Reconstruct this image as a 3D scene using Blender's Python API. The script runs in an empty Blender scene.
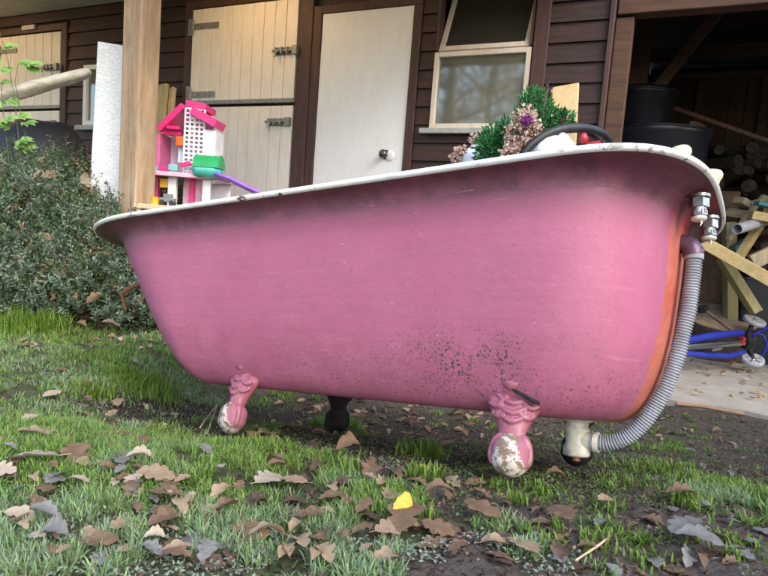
import bpy, bmesh, math, random
import numpy as np
from mathutils import Vector, Matrix
R=math.radians
random.seed(7); rng=np.random.default_rng(11)
sc=bpy.context.scene; COL=sc.collection

# ------------------------------------------------------------------ camera
F=599.563; CZ=0.78                              # focal length in px of a 768 px wide frame, camera height
RV=Vector((0.99708,0.00779,0.07593)); FV=Vector((0,0.99478,-0.10206)); 
pt,ro=0.10223854,0.07638172
FV=Vector((0,math.cos(pt),-math.sin(pt))); r0=Vector((1,0,0)); u0=r0.cross(FV)
RV=r0*math.cos(ro)+u0*math.sin(ro); UV=-r0*math.sin(ro)+u0*math.cos(ro)
cd=bpy.data.cameras.new('camera'); cam=bpy.data.objects.new('camera',cd); COL.objects.link(cam)
cd.sensor_width=36; cd.lens=F/768*36; cd.clip_start=.02; cd.clip_end=500
cam.matrix_world=Matrix(((RV.x,UV.x,-FV.x,0),(RV.y,UV.y,-FV.y,0),(RV.z,UV.z,-FV.z,CZ),(0,0,0,1)))
sc.camera=cam
# ------------------------------------------------------------------ sky, sun, exposure
SUN_AZ,SUN_EL=144,34                             # clockwise from +Y, elevation
w=bpy.data.worlds.new('World'); sc.world=w; w.use_nodes=True
nt=w.node_tree; nt.nodes.clear()
sky=nt.nodes.new('ShaderNodeTexSky'); sky.sky_type='NISHITA'; sky.sun_disc=False
sky.sun_elevation=R(SUN_EL); sky.sun_rotation=R(SUN_AZ); sky.air_density=1.0; sky.dust_density=3.0; sky.ozone_density=2.0
bg=nt.nodes.new('ShaderNodeBackground'); bg.inputs[1].default_value=.15
wo=nt.nodes.new('ShaderNodeOutputWorld'); nt.links.new(sky.outputs[0],bg.inputs[0]); nt.links.new(bg.outputs[0],wo.inputs[0])
sd=bpy.data.lights.new('sun','SUN'); sd.energy=.5; sd.angle=R(50); sd.color=(1,.96,.92)
sun=bpy.data.objects.new('sun',sd); COL.objects.link(sun)
sv=Vector((math.sin(R(SUN_AZ))*math.cos(R(SUN_EL)),math.cos(R(SUN_AZ))*math.cos(R(SUN_EL)),math.sin(R(SUN_EL))))
sun.rotation_euler=sv.to_track_quat('Z','Y').to_euler()
sc.view_settings.view_transform='Standard'; sc.view_settings.look='None'; sc.view_settings.gamma=1
sc.view_settings.use_curve_mapping=False; sc.view_settings.exposure=2.22
sc.render.engine='CYCLES'; sc.render.resolution_x=1024; sc.render.resolution_y=768

def at(x,y,Y):
    d=FV+RV*((x-384)/F)-UV*((y-288)/F)
    return Vector((0,0,CZ))+d*(Y/d.y)
def atz(x,y,z):
    d=FV+RV*((x-384)/F)-UV*((y-288)/F)
    return Vector((0,0,CZ))+d*((z-CZ)/d.z)

# ------------------------------------------------------------------ materials
class NG:
    def __init__(s,name):
        s.m=bpy.data.materials.new(name); s.m.use_nodes=True; s.t=s.m.node_tree; s.t.nodes.clear()
        s.out=s.n('ShaderNodeOutputMaterial'); s.tc=s.n('ShaderNodeTexCoord')
    def n(s,k,**kw):
        o=s.t.nodes.new(k)
        for a,b in kw.items(): setattr(o,a,b)
        return o
    def set(s,sock,v):
        if hasattr(v,'node'): s.t.links.new(v,sock)
        else: sock.default_value=v
    def noise(s,scale=5,detail=4,rough=.55,vec=None,stretch=None,dist=0):
        v=vec or s.tc.outputs['Object']
        if stretch:
            mp=s.n('ShaderNodeMapping'); s.set(mp.inputs[0],v); mp.inputs['Scale'].default_value=stretch; v=mp.outputs[0]
        o=s.n('ShaderNodeTexNoise'); s.set(o.inputs['Vector'],v); o.inputs['Scale'].default_value=scale
        o.inputs['Detail'].default_value=detail; o.inputs['Roughness'].default_value=rough; o.inputs['Distortion'].default_value=dist
        return o.outputs['Fac']
    def vor(s,scale,feature='F1',out='Distance'):
        o=s.n('ShaderNodeTexVoronoi'); o.feature=feature; s.set(o.inputs['Vector'],s.tc.outputs['Object']); o.inputs['Scale'].default_value=scale
        return o.outputs[out]
    def ramp(s,fac,stops):
        o=s.n('ShaderNodeValToRGB'); s.set(o.inputs[0],fac); e=o.color_ramp.elements
        while len(e)<len(stops): e.new(.5)
        for i,(p,c) in enumerate(stops):
            e[i].position=p; e[i].color=(*c,1) if hasattr(c,'__len__') else (c,c,c,1)
        return o.outputs[0]
    def math(s,op,a,b=0,c=0):
        o=s.n('ShaderNodeMath',operation=op); s.set(o.inputs[0],a); s.set(o.inputs[1],b); s.set(o.inputs[2],c); return o.outputs[0]
    def mix(s,fac,a,b,mode='MIX'):
        o=s.n('ShaderNodeMix',data_type='RGBA',blend_type=mode); s.set(o.inputs[0],fac)
        for k,v in ((6,a),(7,b)): s.set(o.inputs[k],v if hasattr(v,'node') else (*v,1))
        return o.outputs[2]
    def bump(s,h,strength=.3,dist=.01):
        o=s.n('ShaderNodeBump'); s.set(o.inputs['Height'],h); o.inputs['Strength'].default_value=strength; o.inputs['Distance'].default_value=dist
        return o.outputs[0]
    def sep(s,v=None):
        o=s.n('ShaderNodeSeparateXYZ'); s.set(o.inputs[0],v or s.tc.outputs['Object']); return o.outputs
    def bsdf(s,col,rough=.6,metal=0,normal=None,**kw):
        b=s.n('ShaderNodeBsdfPrincipled'); s.set(b.inputs['Base Color'],col if hasattr(col,'node') else (*col,1))
        s.set(b.inputs['Roughness'],rough); s.set(b.inputs['Metallic'],metal)
        if normal is not None: s.t.links.new(normal,b.inputs['Normal'])
        for k,v in kw.items(): s.set(b.inputs[k.replace('_',' ')],v)
        s.t.links.new(b.outputs[0],s.out.inputs[0]); return b
def attr(g,name='Col'):
    a=g.n('ShaderNodeAttribute'); a.attribute_name=name; return a.outputs['Color']
def simple(name,c,rough=.5,metal=0,var=.15,scale=9,bump=.15,dist=.004,**kw):
    g=NG(name); n=g.noise(scale,6); n2=g.noise(scale*6,4)
    lo=tuple(x*(1-var*1.3) for x in c); hi=tuple(min(1,x*(1+var)) for x in c)
    col=g.mix(g.ramp(n,[(.3,0.),(.7,1.)]),lo,hi); 
    rr=g.math('MULTIPLY_ADD',n2,.25,rough-.12)
    g.bsdf(col,rr,metal,g.bump(n2,bump,dist),**kw); return g.m
def wood(name,c1,c2,axis=2,scale=9,rough=.8,knots=False,dirt=None,bump=.4,stretch=14):
    g=NG(name); st=[stretch]*3; st[axis]=1.0
    n=g.noise(scale*.25,6,.6,stretch=tuple(st),dist=.6); n2=g.noise(scale,3,.6,stretch=tuple(st)); n3=g.noise(3,4)
    f=g.math('ADD',g.math('MULTIPLY',n,.6),g.math('MULTIPLY',n2,.4))
    col=g.mix(g.ramp(f,[(.36,0.),(.62,1.)]),c1,c2)
    col=g.mix(g.math('MULTIPLY',g.ramp(n3,[(.35,0.),(.7,1.)]),.35),col,tuple(x*.55 for x in c1))
    if knots:
        v=g.vor(7); col=g.mix(g.ramp(v,[(.09,1.),(.16,0.)]),col,(.22,.09,.03))
    if dirt: col=g.mix(g.ramp(g.noise(4,8,.7),[(.5,0.),(.7,.8)]),col,dirt)
    g.bsdf(col,rough,0,g.bump(f,bump,.004)); return g.m
def leafmat(name,rough=.55,trans=.35):
    g=NG(name); c=attr(g)
    b=g.bsdf(c,rough); t=g.n('ShaderNodeBsdfTranslucent'); g.set(t.inputs[0],c)
    m=g.n('ShaderNodeMixShader'); m.inputs[0].default_value=trans
    g.t.links.new(b.outputs[0],m.inputs[1]); g.t.links.new(t.outputs[0],m.inputs[2]); g.t.links.new(m.outputs[0],g.out.inputs[0]); return g.m

M={}
# pink tub paint: chips, moss specks, a red-oxide tap end and painted-in rim shade (vertex mask 'Col')
g=NG('pink_paint'); sx=g.sep(); big=g.noise(3,4); fine=g.noise(120,3)
pink=g.mix(g.ramp(big,[(.3,0.),(.7,1.)]),(.385,.103,.185),(.445,.134,.226))
edge=g.math('ADD',g.n('ShaderNodeSeparateColor').outputs[0],0)
sc_=[n for n in g.t.nodes if n.bl_idname=='ShaderNodeSeparateColor'][0]; g.set(sc_.inputs[0],attr(g))
msk=g.ramp(g.math('ADD',edge,g.math('MULTIPLY_ADD',g.noise(28,5,.7),.5,-.25)),[(.47,0.),(.51,1.)])
oxide=g.mix(g.ramp(g.noise(22,6,.7),[(.35,0.),(.7,1.)]),(.46,.085,.045),(.56,.19,.13))
col=g.mix(msk,pink,oxide)
# moss and soil specks low on the side
sp=g.ramp(g.noise(170,4,.7),[(.585,0.),(.64,1.)])
zone=g.ramp(g.noise(4.2,3,.5),[(.36,0.),(.54,1.)])
hg2=g.math('MULTIPLY',g.ramp(sx[2],[(.08,0.),(.12,1.)]),g.ramp(sx[2],[(.17,1.),(.25,0.)]))
hgt=g.math('MULTIPLY',g.ramp(sx[2],[(.12,0.),(.17,1.)]),g.ramp(sx[2],[(.215,1.),(.27,0.)]))
px_=g.math('MULTIPLY',g.ramp(sx[0],[(.22,0.),(.42,1.)]),g.ramp(sx[0],[(.56,1.),(.66,0.)]))
blot=g.math('MULTIPLY',g.ramp(g.noise(190,3,.6),[(.545,0.),(.59,1.)]),g.math('MULTIPLY',g.ramp(g.noise(9,3),[(.42,0.),(.52,1.)]),g.math('MULTIPLY',hgt,px_)))
spk=g.math('MAXIMUM',g.math('MULTIPLY',g.math('MULTIPLY',sp,zone),g.math('MULTIPLY',hg2,.85)),blot)
col=g.mix(spk,col,(.05,.045,.035))
fs=g.ramp(g.noise(210,2,.5),[(.70,0.),(.73,1.)]); col=g.mix(g.math('MULTIPLY',fs,.65),col,(.10,.04,.05))
ws=g.ramp(g.noise(110,2,.4),[(.745,0.),(.76,1.)]); col=g.mix(g.math('MULTIPLY',ws,.22),col,(.75,.55,.6))
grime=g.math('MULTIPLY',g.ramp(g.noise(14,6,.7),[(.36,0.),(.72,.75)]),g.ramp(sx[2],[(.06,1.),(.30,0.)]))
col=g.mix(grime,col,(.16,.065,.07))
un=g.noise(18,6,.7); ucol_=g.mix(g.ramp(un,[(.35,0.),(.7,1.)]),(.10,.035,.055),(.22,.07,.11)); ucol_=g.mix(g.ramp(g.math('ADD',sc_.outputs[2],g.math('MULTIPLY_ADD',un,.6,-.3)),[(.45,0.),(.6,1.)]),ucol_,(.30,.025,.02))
col=g.mix(g.ramp(g.math('ADD',sc_.outputs[1],g.math('MULTIPLY_ADD',un,.5,-.25)),[(.0,0.),(.75,1.)]),col,ucol_)  # rim overhang's shade painted into the upper side, along with dark paint
scr=g.ramp(g.noise(9,4,.6,stretch=(1,1,14)),[(.66,0.),(.71,.25)]); col=g.mix(scr,col,(.62,.25,.36))
brush=g.noise(30,4,.6,stretch=(.12,.12,1.6)); g.bsdf(col,g.math('MULTIPLY_ADD',g.noise(25,4),.35,.38),0,g.bump(g.math('ADD',g.math('ADD',g.math('MULTIPLY',fine,.3),g.math('MULTIPLY',brush,.5)),g.math('MULTIPLY',g.noise(9,3),1.8)),.28,.006))
M['pink']=g.m
g=NG('shaded_underside_paint'); scu=g.n('ShaderNodeSeparateColor'); g.set(scu.inputs[0],attr(g)); n=g.noise(18,6,.7)  # dark underside paint with the overhang's shade mixed into its colour
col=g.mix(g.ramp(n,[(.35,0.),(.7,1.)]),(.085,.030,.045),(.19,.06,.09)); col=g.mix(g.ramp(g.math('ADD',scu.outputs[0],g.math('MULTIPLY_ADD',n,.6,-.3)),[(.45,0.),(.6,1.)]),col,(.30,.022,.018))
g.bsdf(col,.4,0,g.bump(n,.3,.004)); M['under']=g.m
g=NG('unused_paint'); g.bsdf((.5,.1,.2))
# foot paint
g=NG('foot_paint'); nz=g.noise(40,5,.7); sx=g.sep()
col=g.mix(g.ramp(nz,[(.35,0.),(.65,1.)]),(.25,.07,.105),(.37,.125,.17))
col=g.mix(g.math('MULTIPLY',g.ramp(g.noise(55,4,.7),[(.56,0.),(.62,1.)]),g.ramp(sx[2],[(.06,1.),(.12,.15)])),col,(.25,.16,.12))
g.bsdf(col,.38,0,g.bump(nz,.3,.002)); M['foot']=g.m
g=NG('chipped_ball_paint'); sx=g.sep()
col=g.mix(g.ramp(g.noise(60,5,.75),[(.47,0.),(.53,1.)]),(.20,.135,.09),(.55,.50,.43))
side=g.math('ADD',g.math('MULTIPLY',g.math('ABSOLUTE',g.math('ADD',sx[0],.003)),30),g.math('MULTIPLY_ADD',sx[2],12,-.42))
col=g.mix(g.ramp(g.math('ADD',side,g.math('MULTIPLY_ADD',g.noise(60,5,.7),1.2,-.6)),[(.62,0.),(.70,1.)]),col,(.32,.11,.155))
g.bsdf(col,.7,0,g.bump(g.noise(70,4),.6,.003)); M['ball']=g.m
# enamel
g=NG('white_enamel'); ch=g.math('MULTIPLY',g.ramp(g.noise(30,5,.7),[(.575,0.),(.60,1.)]),g.ramp(g.noise(4,2),[(.48,0.),(.58,1.)]))
col=g.mix(g.ramp(g.noise(60,4,.7),[(.4,0.),(.75,.35)]),(.80,.82,.80),(.55,.55,.50)); col=g.mix(ch,col,(.10,.055,.04))
g.bsdf(col,g.math('MULTIPLY_ADD',ch,.5,.22),0,g.bump(ch,.35,.002)); M['enamel']=g.m
M['chrome']=simple('aged_chrome',(.42,.42,.40),.32,1,.25,60,.1,.001)
M['cream']=simple('cream_plastic',(.66,.60,.42),.4,0,.12,30,.2,.002)
M['pvc']=simple('dirty_white_pvc',(.62,.60,.50),.45,0,.35,25,.2,.002)
M['hose']=simple('grey_hose_plastic',(.30,.32,.36),.65,0,.12,30,.1,.001)
M['purple_iron']=simple('purple_painted_fitting',(.11,.06,.10),.3,.3,.3,40,.3,.002)
M['black_rubber']=simple('black_rubber',(.018,.018,.02),.5,0,.3,40,.2,.002)
M['black_iron']=simple('black_iron',(.02,.02,.02),.6,.4,.4,40,.4,.003)
M['rust']=simple('rusty_iron',(.014,.009,.007),.85,0,.5,40,.6,.003)
# timber
M['clad']=wood('dark_stained_cladding',(.016,.0075,.007),(.052,.023,.018),0,10,.62,stretch=16,bump=.5)
M['trim']=wood('dark_stained_trim',(.034,.016,.013),(.080,.036,.028),2,10,.6,bump=.5)
M['post']=wood('weathered_post_timber',(.24,.155,.085),(.46,.33,.20),2,8,.85,dirt=(.33,.29,.23),bump=.7)
M['oldwood']=wood('pale_timber',(.42,.33,.19),(.66,.55,.35),2,8,.8,bump=.5)
M['pine']=wood('fresh_pine',(.50,.36,.18),(.64,.48,.27),2,6,.6,knots=True,bump=.2)
M['green_timber']=wood('green_treated_timber',(.34,.29,.13),(.52,.45,.24),2,8,.8)
M['beam']=wood('rough_brown_beam',(.055,.028,.017),(.12,.062,.036),0,7,.85)
M['board']=wood('brown_boarding',(.045,.022,.014),(.10,.05,.03),2,5,.85)
M['chipboard']=simple('brown_panel',(.26,.15,.085),.8,0,.25,20,.3,.003)
M['scrap']=wood('yellow_scrap_timber',(.58,.41,.15),(.82,.63,.30),0,8,.75)
M['rail']=wood('silvered_rail_timber',(.36,.33,.27),(.66,.62,.52),0,7,.9,dirt=(.20,.19,.13),bump=1.0)
M['handlewood']=wood('worn_handle',(.14,.07,.05),(.28,.15,.10),0,12,.6)
# whitewashed post
g=NG('whitewashed_timber'); n=g.noise(60,4,.6,stretch=(1,1,6)); n2=g.noise(30,3,stretch=(.6,.6,5))
col=g.mix(g.ramp(n,[(.3,0.),(.65,1.)]),(.40,.43,.44),(.74,.77,.78)); col=g.mix(g.ramp(n2,[(.60,0.),(.75,.4)]),col,(.42,.44,.40))
g.bsdf(col,.75,0,g.bump(n,.5,.003)); M['whitepost']=g.m
# paints
def paint(name,c,groove=None,dirt=(.45,.38,.28)):
    g=NG(name); n=g.noise(6,6,.7,stretch=(3,3,.7)); 
    col=g.mix(g.ramp(n,[(.42,0.),(.8,.55)]),c,dirt); col=g.mix(g.ramp(g.noise(70,3),[(.62,0.),(.70,.4)]),col,tuple(x*.7 for x in c))
    g.bsdf(col,.45,0,g.bump(g.noise(30,4,stretch=(4,4,.6)),.25,.003)); return g.m
M['cream_paint']=paint('cream_door_paint',(.76,.73,.68),dirt=(.56,.50,.42))
M['white_paint']=paint('white_door_paint',(.74,.77,.80),dirt=(.66,.66,.64))
M['frame_paint']=paint('window_frame_paint',(.62,.56,.48),dirt=(.36,.26,.18))
M['sill_grey']=simple('grey_sill',(.34,.36,.36),.6,0,.2,20,.2,.003)
M['soffit']=wood('painted_soffit',(.48,.45,.38),(.60,.57,.50),0,4,.7,bump=.2)
M['galv']=simple('weathered_galvanised_steel',(.28,.28,.26),.5,.6,.3,50,.3,.002)
M['dark_void']=simple('dark_interior',(.02,.018,.016),.9,0,.3,6,.1,.002)
g=NG('window_glass'); fr=g.n('ShaderNodeFresnel'); fr.inputs[0].default_value=3.4
gl=g.n('ShaderNodeBsdfGlossy'); gl.inputs['Roughness'].default_value=.05; gl.inputs[0].default_value=(.9,.93,.9,1)
g.t.links.new(g.bump(g.noise(3,2),.03,.02),gl.inputs['Normal'])
tr=g.n('ShaderNodeBsdfTransparent'); tr.inputs[0].default_value=(.55,.58,.55,1); mx=g.n('ShaderNodeMixShader')
g.t.links.new(fr.outputs[0],mx.inputs[0]); g.t.links.new(tr.outputs[0],mx.inputs[1]); g.t.links.new(gl.outputs[0],mx.inputs[2]); 
df=g.n('ShaderNodeBsdfDiffuse'); df.inputs[0].default_value=(.34,.33,.25,1); mx2=g.n('ShaderNodeMixShader'); g.t.links.new(g.ramp(g.noise(4,5,.6),[(.3,.22),(.7,.42)]),mx2.inputs[0]); g.t.links.new(mx.outputs[0],mx2.inputs[1]); g.t.links.new(df.outputs[0],mx2.inputs[2]); g.t.links.new(mx2.outputs[0],g.out.inputs[0]); M['glass']=g.m
g=NG('dark_window_glass'); fr=g.n('ShaderNodeFresnel'); fr.inputs[0].default_value=1.6
gl=g.n('ShaderNodeBsdfGlossy'); gl.inputs['Roughness'].default_value=.05; df=g.n('ShaderNodeBsdfDiffuse'); df.inputs[0].default_value=(.030,.028,.022,1); mx=g.n('ShaderNodeMixShader')
g.t.links.new(fr.outputs[0],mx.inputs[0]); g.t.links.new(df.outputs[0],mx.inputs[1]); g.t.links.new(gl.outputs[0],mx.inputs[2]); g.t.links.new(mx.outputs[0],g.out.inputs[0]); M['glass2']=g.m
# ground: soil with litter tones and moss; vertex colour red = how green it is
g=NG('lawn_soil'); n=g.noise(9,8,.7); n2=g.noise(60,6,.7); n3=g.noise(3,5)
gpos=g.n('ShaderNodeNewGeometry')
soil=g.mix(g.ramp(n2,[(.3,0.),(.7,1.)]),(.042,.034,.026),(.135,.108,.082))
soil=g.mix(g.ramp(n,[(.42,0.),(.62,.7)]),soil,(.095,.080,.064))
moss=g.mix(g.ramp(n2,[(.35,0.),(.65,1.)]),(.035,.055,.015),(.09,.13,.04))
sc2=g.n('ShaderNodeSeparateColor'); g.set(sc2.inputs[0],attr(g))
fac=g.ramp(g.math('ADD',sc2.outputs[0],g.math('MULTIPLY_ADD',n,.7,-.35)),[(.40,0.),(.65,.85)])
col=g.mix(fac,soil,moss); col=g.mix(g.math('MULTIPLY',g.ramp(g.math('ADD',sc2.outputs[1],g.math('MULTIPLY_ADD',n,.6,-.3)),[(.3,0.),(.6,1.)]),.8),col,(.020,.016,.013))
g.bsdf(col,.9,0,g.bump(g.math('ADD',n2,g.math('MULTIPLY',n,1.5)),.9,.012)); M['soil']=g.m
g=NG('concrete'); n=g.noise(5,8,.7); n2=g.noise(80,5,.7)
col=g.mix(g.ramp(n,[(.3,0.),(.7,1.)]),(.34,.30,.24),(.55,.50,.42)); col=g.mix(g.ramp(n2,[(.55,0.),(.75,.5)]),col,(.14,.11,.08))
col=g.mix(g.ramp(g.noise(2.2,5,.7),[(.55,0.),(.7,.5)]),col,(.16,.12,.08))
g.bsdf(col,.85,0,g.bump(g.math('ADD',n,n2),.5,.006)); M['concrete']=g.m
M['grass']=leafmat('grass_blades',.5,.35); M['foliage']=leafmat('foliage',.55,.3); M['petal']=leafmat('petals',.6,.3)
M['bark']=wood('bark',(.05,.035,.025),(.14,.105,.075),2,10,.95,bump=1.2)
M['stem']=simple('brown_stem',(.12,.07,.04),.8,0,.4,50,.5,.002)
def dead(name,c1,c2,c3):
    g=NG(name); n=g.noise(45,5,.7); col=g.mix(g.ramp(n,[(.3,0.),(.7,1.)]),c1,c2); col=g.mix(g.ramp(g.noise(90,3),[(.58,0.),(.7,.6)]),col,c3)
    b=g.bsdf(col,.65,0,g.bump(n,.5,.003)); t=g.n('ShaderNodeBsdfTranslucent'); g.set(t.inputs[0],col); m=g.n('ShaderNodeMixShader'); m.inputs[0].default_value=.2
    g.t.links.new(b.outputs[0],m.inputs[1]); g.t.links.new(t.outputs[0],m.inputs[2]); g.t.links.new(m.outputs[0],g.out.inputs[0]); return g.m
DL={'tan':dead('tan_leaf',(.26,.18,.105),(.41,.31,.20),(.22,.12,.07)),
    'brown':dead('brown_leaf',(.13,.08,.045),(.25,.16,.09),(.09,.05,.035)),
    'pale':dead('pale_leaf',(.34,.28,.20),(.48,.41,.31),(.34,.23,.17)),
    'grey':dead('frosted_grey_leaf',(.13,.13,.118),(.26,.255,.235),(.16,.14,.13)),
    'dark':dead('wet_dark_leaf',(.065,.042,.032),(.14,.085,.06),(.04,.03,.025)),
    'yellow':dead('yellow_leaf',(.50,.43,.04),(.60,.53,.10),(.36,.26,.06))}
# toys
for k,c in dict(hotpink=(.80,.03,.22),midpink=(.72,.16,.36),palepink=(.80,.50,.62),toywhite=(.80,.78,.84),lilac=(.66,.62,.80),green=(.02,.33,.10),teal=(.10,.55,.47),purple=(.36,.16,.72),orange=(.85,.16,.03),yellow=(.80,.42,.04),toygrey=(.16,.18,.18),blue=(.02,.035,.33),red=(.45,.02,.03),bin=(.012,.013,.018),bin2=(.02,.022,.03),cover=(.014,.017,.026),paleblue=(.55,.70,.76),tealpl=(.10,.30,.30)).items():
    M[k]=simple(k,c,.38 if k not in('cover',) else .55,0,.12,20,.12,.002)
M['sack']=simple('white_cloth',(.72,.74,.80),.8,0,.06,12,.3,.004)
M['wheelgrey']=simple('wheel_grey',(.45,.45,.45),.45,0,.2,40,.2,.002)
g=NG('cut_log_end'); d=g.n('ShaderNodeTexWave'); d.wave_type='RINGS'; d.rings_direction='Z'; d.inputs['Scale'].default_value=14; d.inputs['Distortion'].default_value=2.5; d.inputs['Detail'].default_value=3
g.set(d.inputs[0],g.tc.outputs['Object']); col=g.mix(g.math('MULTIPLY',d.outputs['Fac'],.5),(.50,.39,.27),(.33,.24,.16)); col=g.mix(g.ramp(g.noise(12,6,.7),[(.5,0.),(.75,.6)]),col,(.22,.15,.10))
g.bsdf(col,.85,0,g.bump(d.outputs['Fac'],.3,.003)); M['logend']=g.m
M['logold']=simple('old_cut_wood',(.085,.06,.042),.9,0,.5,20,.4,.004)
g=NG('lamp_glow'); e=g.n('ShaderNodeEmission'); e.inputs[0].default_value=(1,.62,.3,1); e.inputs[1].default_value=3.5; g.t.links.new(e.outputs[0],g.out.inputs[0]); M['lamp']=g.m

# ------------------------------------------------------------------ mesh helpers
def tag(o,label=None,cat=None,group=None,kind=None):
    for k,v in (('label',label),('category',cat),('group',group),('kind',kind)):
        if v: o[k]=v
    return o
def empty(name,loc,rot=None,label=None,cat=None,group=None):
    o=bpy.data.objects.new(name,None); COL.objects.link(o); o.location=loc; o.empty_display_size=.1
    if rot is not None: o.rotation_euler=rot
    return tag(o,label,cat,group)
class MB:
    def __init__(s): s.v=[];s.f=[];s.sm=[];s.mi=[];s.cur=0
    def add(s,vs,fs,smooth=False):
        b=len(s.v); s.v+=[tuple(v) for v in vs]; s.f+=[tuple(i+b for i in f) for f in fs]; s.sm+=[smooth]*len(fs); s.mi+=[s.cur]*len(fs); return s
    def box(s,c,d,rot=None):
        h=[x/2 for x in d]; m=rot if isinstance(rot,Matrix) else (Matrix.Rotation(0,3,'X') if rot is None else __import__('mathutils').Euler(rot).to_matrix())
        vs=[Vector(c)+m@Vector((sx*h[0],sy*h[1],sz*h[2])) for sx in(-1,1) for sy in(-1,1) for sz in(-1,1)]
        return s.add(vs,[(0,1,3,2),(4,6,7,5),(0,4,5,1),(2,3,7,6),(0,2,6,4),(1,5,7,3)])
    def b2(s,x0,x1,y0,y1,z0,z1): return s.box(((x0+x1)/2,(y0+y1)/2,(z0+z1)/2),(x1-x0,y1-y0,z1-z0))
    def beam(s,p,q,w,h,up=(0,0,1)):
        p,q=Vector(p),Vector(q); d=(q-p); L=d.length; x=d.normalized(); y=Vector(up).cross(x).normalized(); z=x.cross(y)
        return s.box((p+q)/2,(L,w,h),Matrix((x,y,z)).transposed())
    def tube(s,pts,r,seg=10,caps=True,smooth=True):
        pts=[Vector(p) for p in pts]; n=len(pts); rs=r if hasattr(r,'__len__') else [r]*n
        vs=[];fs=[]; t=(pts[1]-pts[0]).normalized(); nrm=t.orthogonal().normalized()
        for i,p in enumerate(pts):
            t=(pts[min(i+1,n-1)]-pts[max(i-1,0)]).normalized(); nrm=(nrm-t*nrm.dot(t)).normalized(); b=t.cross(nrm)
            for k in range(seg):
                a=2*math.pi*k/seg; vs.append(p+(nrm*math.cos(a)+b*math.sin(a))*rs[i])
        for i in range(n-1):
            for k in range(seg): fs.append((i*seg+k,i*seg+(k+1)%seg,(i+1)*seg+(k+1)%seg,(i+1)*seg+k))
        s.add(vs,fs,smooth)
        if caps:
            s.add(vs[:seg],[tuple(range(seg))[::-1]]); s.add(vs[-seg:],[tuple(range(seg))])
        return s
    def lathe(s,prof,c=(0,0,0),seg=24,rot=None,smooth=True,wob=0):
        m=rot if isinstance(rot,Matrix) else Matrix.Identity(3); vs=[];fs=[];n=len(prof)
        ph=[random.uniform(0,6) for _ in range(4)]
        for r,z in prof:
            for k in range(seg):
                a=2*math.pi*k/seg; rr=r*(1+wob*(math.sin(2*a+ph[0])+.6*math.sin(5*a+ph[1])+.4*math.sin(9*a+ph[2])))
                vs.append(Vector(c)+m@Vector((rr*math.cos(a),rr*math.sin(a),z)))
        for i in range(n-1):
            for k in range(seg): fs.append((i*seg+k,i*seg+(k+1)%seg,(i+1)*seg+(k+1)%seg,(i+1)*seg+k))
        s.add(vs,fs,smooth)
        if prof[0][0]>1e-4: s.add(vs[:seg],[tuple(range(seg))[::-1]])
        if prof[-1][0]>1e-4: s.add(vs[-seg:],[tuple(range(seg))])
        return s
    def rings(s,rs,smooth=True,cap0=False,cap1=False):
        n=len(rs[0]); vs=[p for r in rs for p in r]; fs=[]
        for i in range(len(rs)-1):
            for k in range(n): fs.append((i*n+k,i*n+(k+1)%n,(i+1)*n+(k+1)%n,(i+1)*n+k))
        if cap0: fs.append(tuple(range(n))[::-1])
        if cap1: fs.append(tuple((len(rs)-1)*n+k for k in range(n)))
        return s.add(vs,fs,smooth)
    def build(s,name,mat,parent=None,bevel=0,off=None,cols=None):
        me=bpy.data.meshes.new(name); v=s.v
        if off is not None: v=[(a+off[0],b+off[1],c+off[2]) for a,b,c in v]
        me.from_pydata(v,[],s.f); me.polygons.foreach_set('use_smooth',s.sm); me.polygons.foreach_set('material_index',s.mi)
        for m in (mat if isinstance(mat,(list,tuple)) else [mat]): me.materials.append(m)
        if cols is not None:
            a=me.color_attributes.new('Col','FLOAT_COLOR','POINT'); a.data.foreach_set('color',np.asarray(cols,np.float32).ravel())
        me.update(); o=bpy.data.objects.new(name,me); COL.objects.link(o)
        if parent: o.parent=parent
        if bevel:
            b=o.modifiers.new('bevel','BEVEL'); b.width=bevel; b.segments=2; b.limit_method='ANGLE'; b.angle_limit=R(35); b.harden_normals=False
        return o
def npmesh(name,V,Fq,mat,parent=None,cols=None,smooth=False):
    """V (n,3), Fq (m,k) all faces same size"""
    me=bpy.data.meshes.new(name); V=np.asarray(V,np.float32); Fq=np.asarray(Fq,np.int32); k=Fq.shape[1]
    me.vertices.add(len(V)); me.vertices.foreach_set('co',V.ravel()); me.loops.add(Fq.size); me.loops.foreach_set('vertex_index',Fq.ravel())
    me.polygons.add(len(Fq)); me.polygons.foreach_set('loop_start',np.arange(0,Fq.size,k,dtype=np.int32)); 
    me.polygons.foreach_set('use_smooth',np.full(len(Fq),smooth)); me.materials.append(mat)
    if cols is not None:
        a=me.color_attributes.new('Col','FLOAT_COLOR','POINT'); c=np.ones((len(V),4),np.float32); c[:,:3]=cols; a.data.foreach_set('color',c.ravel())
    me.update(calc_edges=True); me.validate()
    o=bpy.data.objects.new(name,me); COL.objects.link(o)
    if parent: o.parent=parent
    return o
def vnoise(x,y,seed=0):
    xi=np.floor(x).astype(np.int64); yi=np.floor(y).astype(np.int64); fx=x-xi; fy=y-yi
    def h(a,b):
        n=(a*374761393+b*668265263+seed*974711)&0x7fffffff; n=((n^(n>>13))*1274126177)&0x7fffffff; return ((n^(n>>16))&0xffff)/65535.
    sx=fx*fx*(3-2*fx); sy=fy*fy*(3-2*fy)
    return (h(xi,yi)*(1-sx)+h(xi+1,yi)*sx)*(1-sy)+(h(xi,yi+1)*(1-sx)+h(xi+1,yi+1)*sx)*sy
def fbm(x,y,seed=0,o=4):
    s=0;a=.5;
    for i in range(o): s=s+a*vnoise(x*2**i,y*2**i,seed+i); a*=.5
    return s/(1-.5**o)

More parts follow.
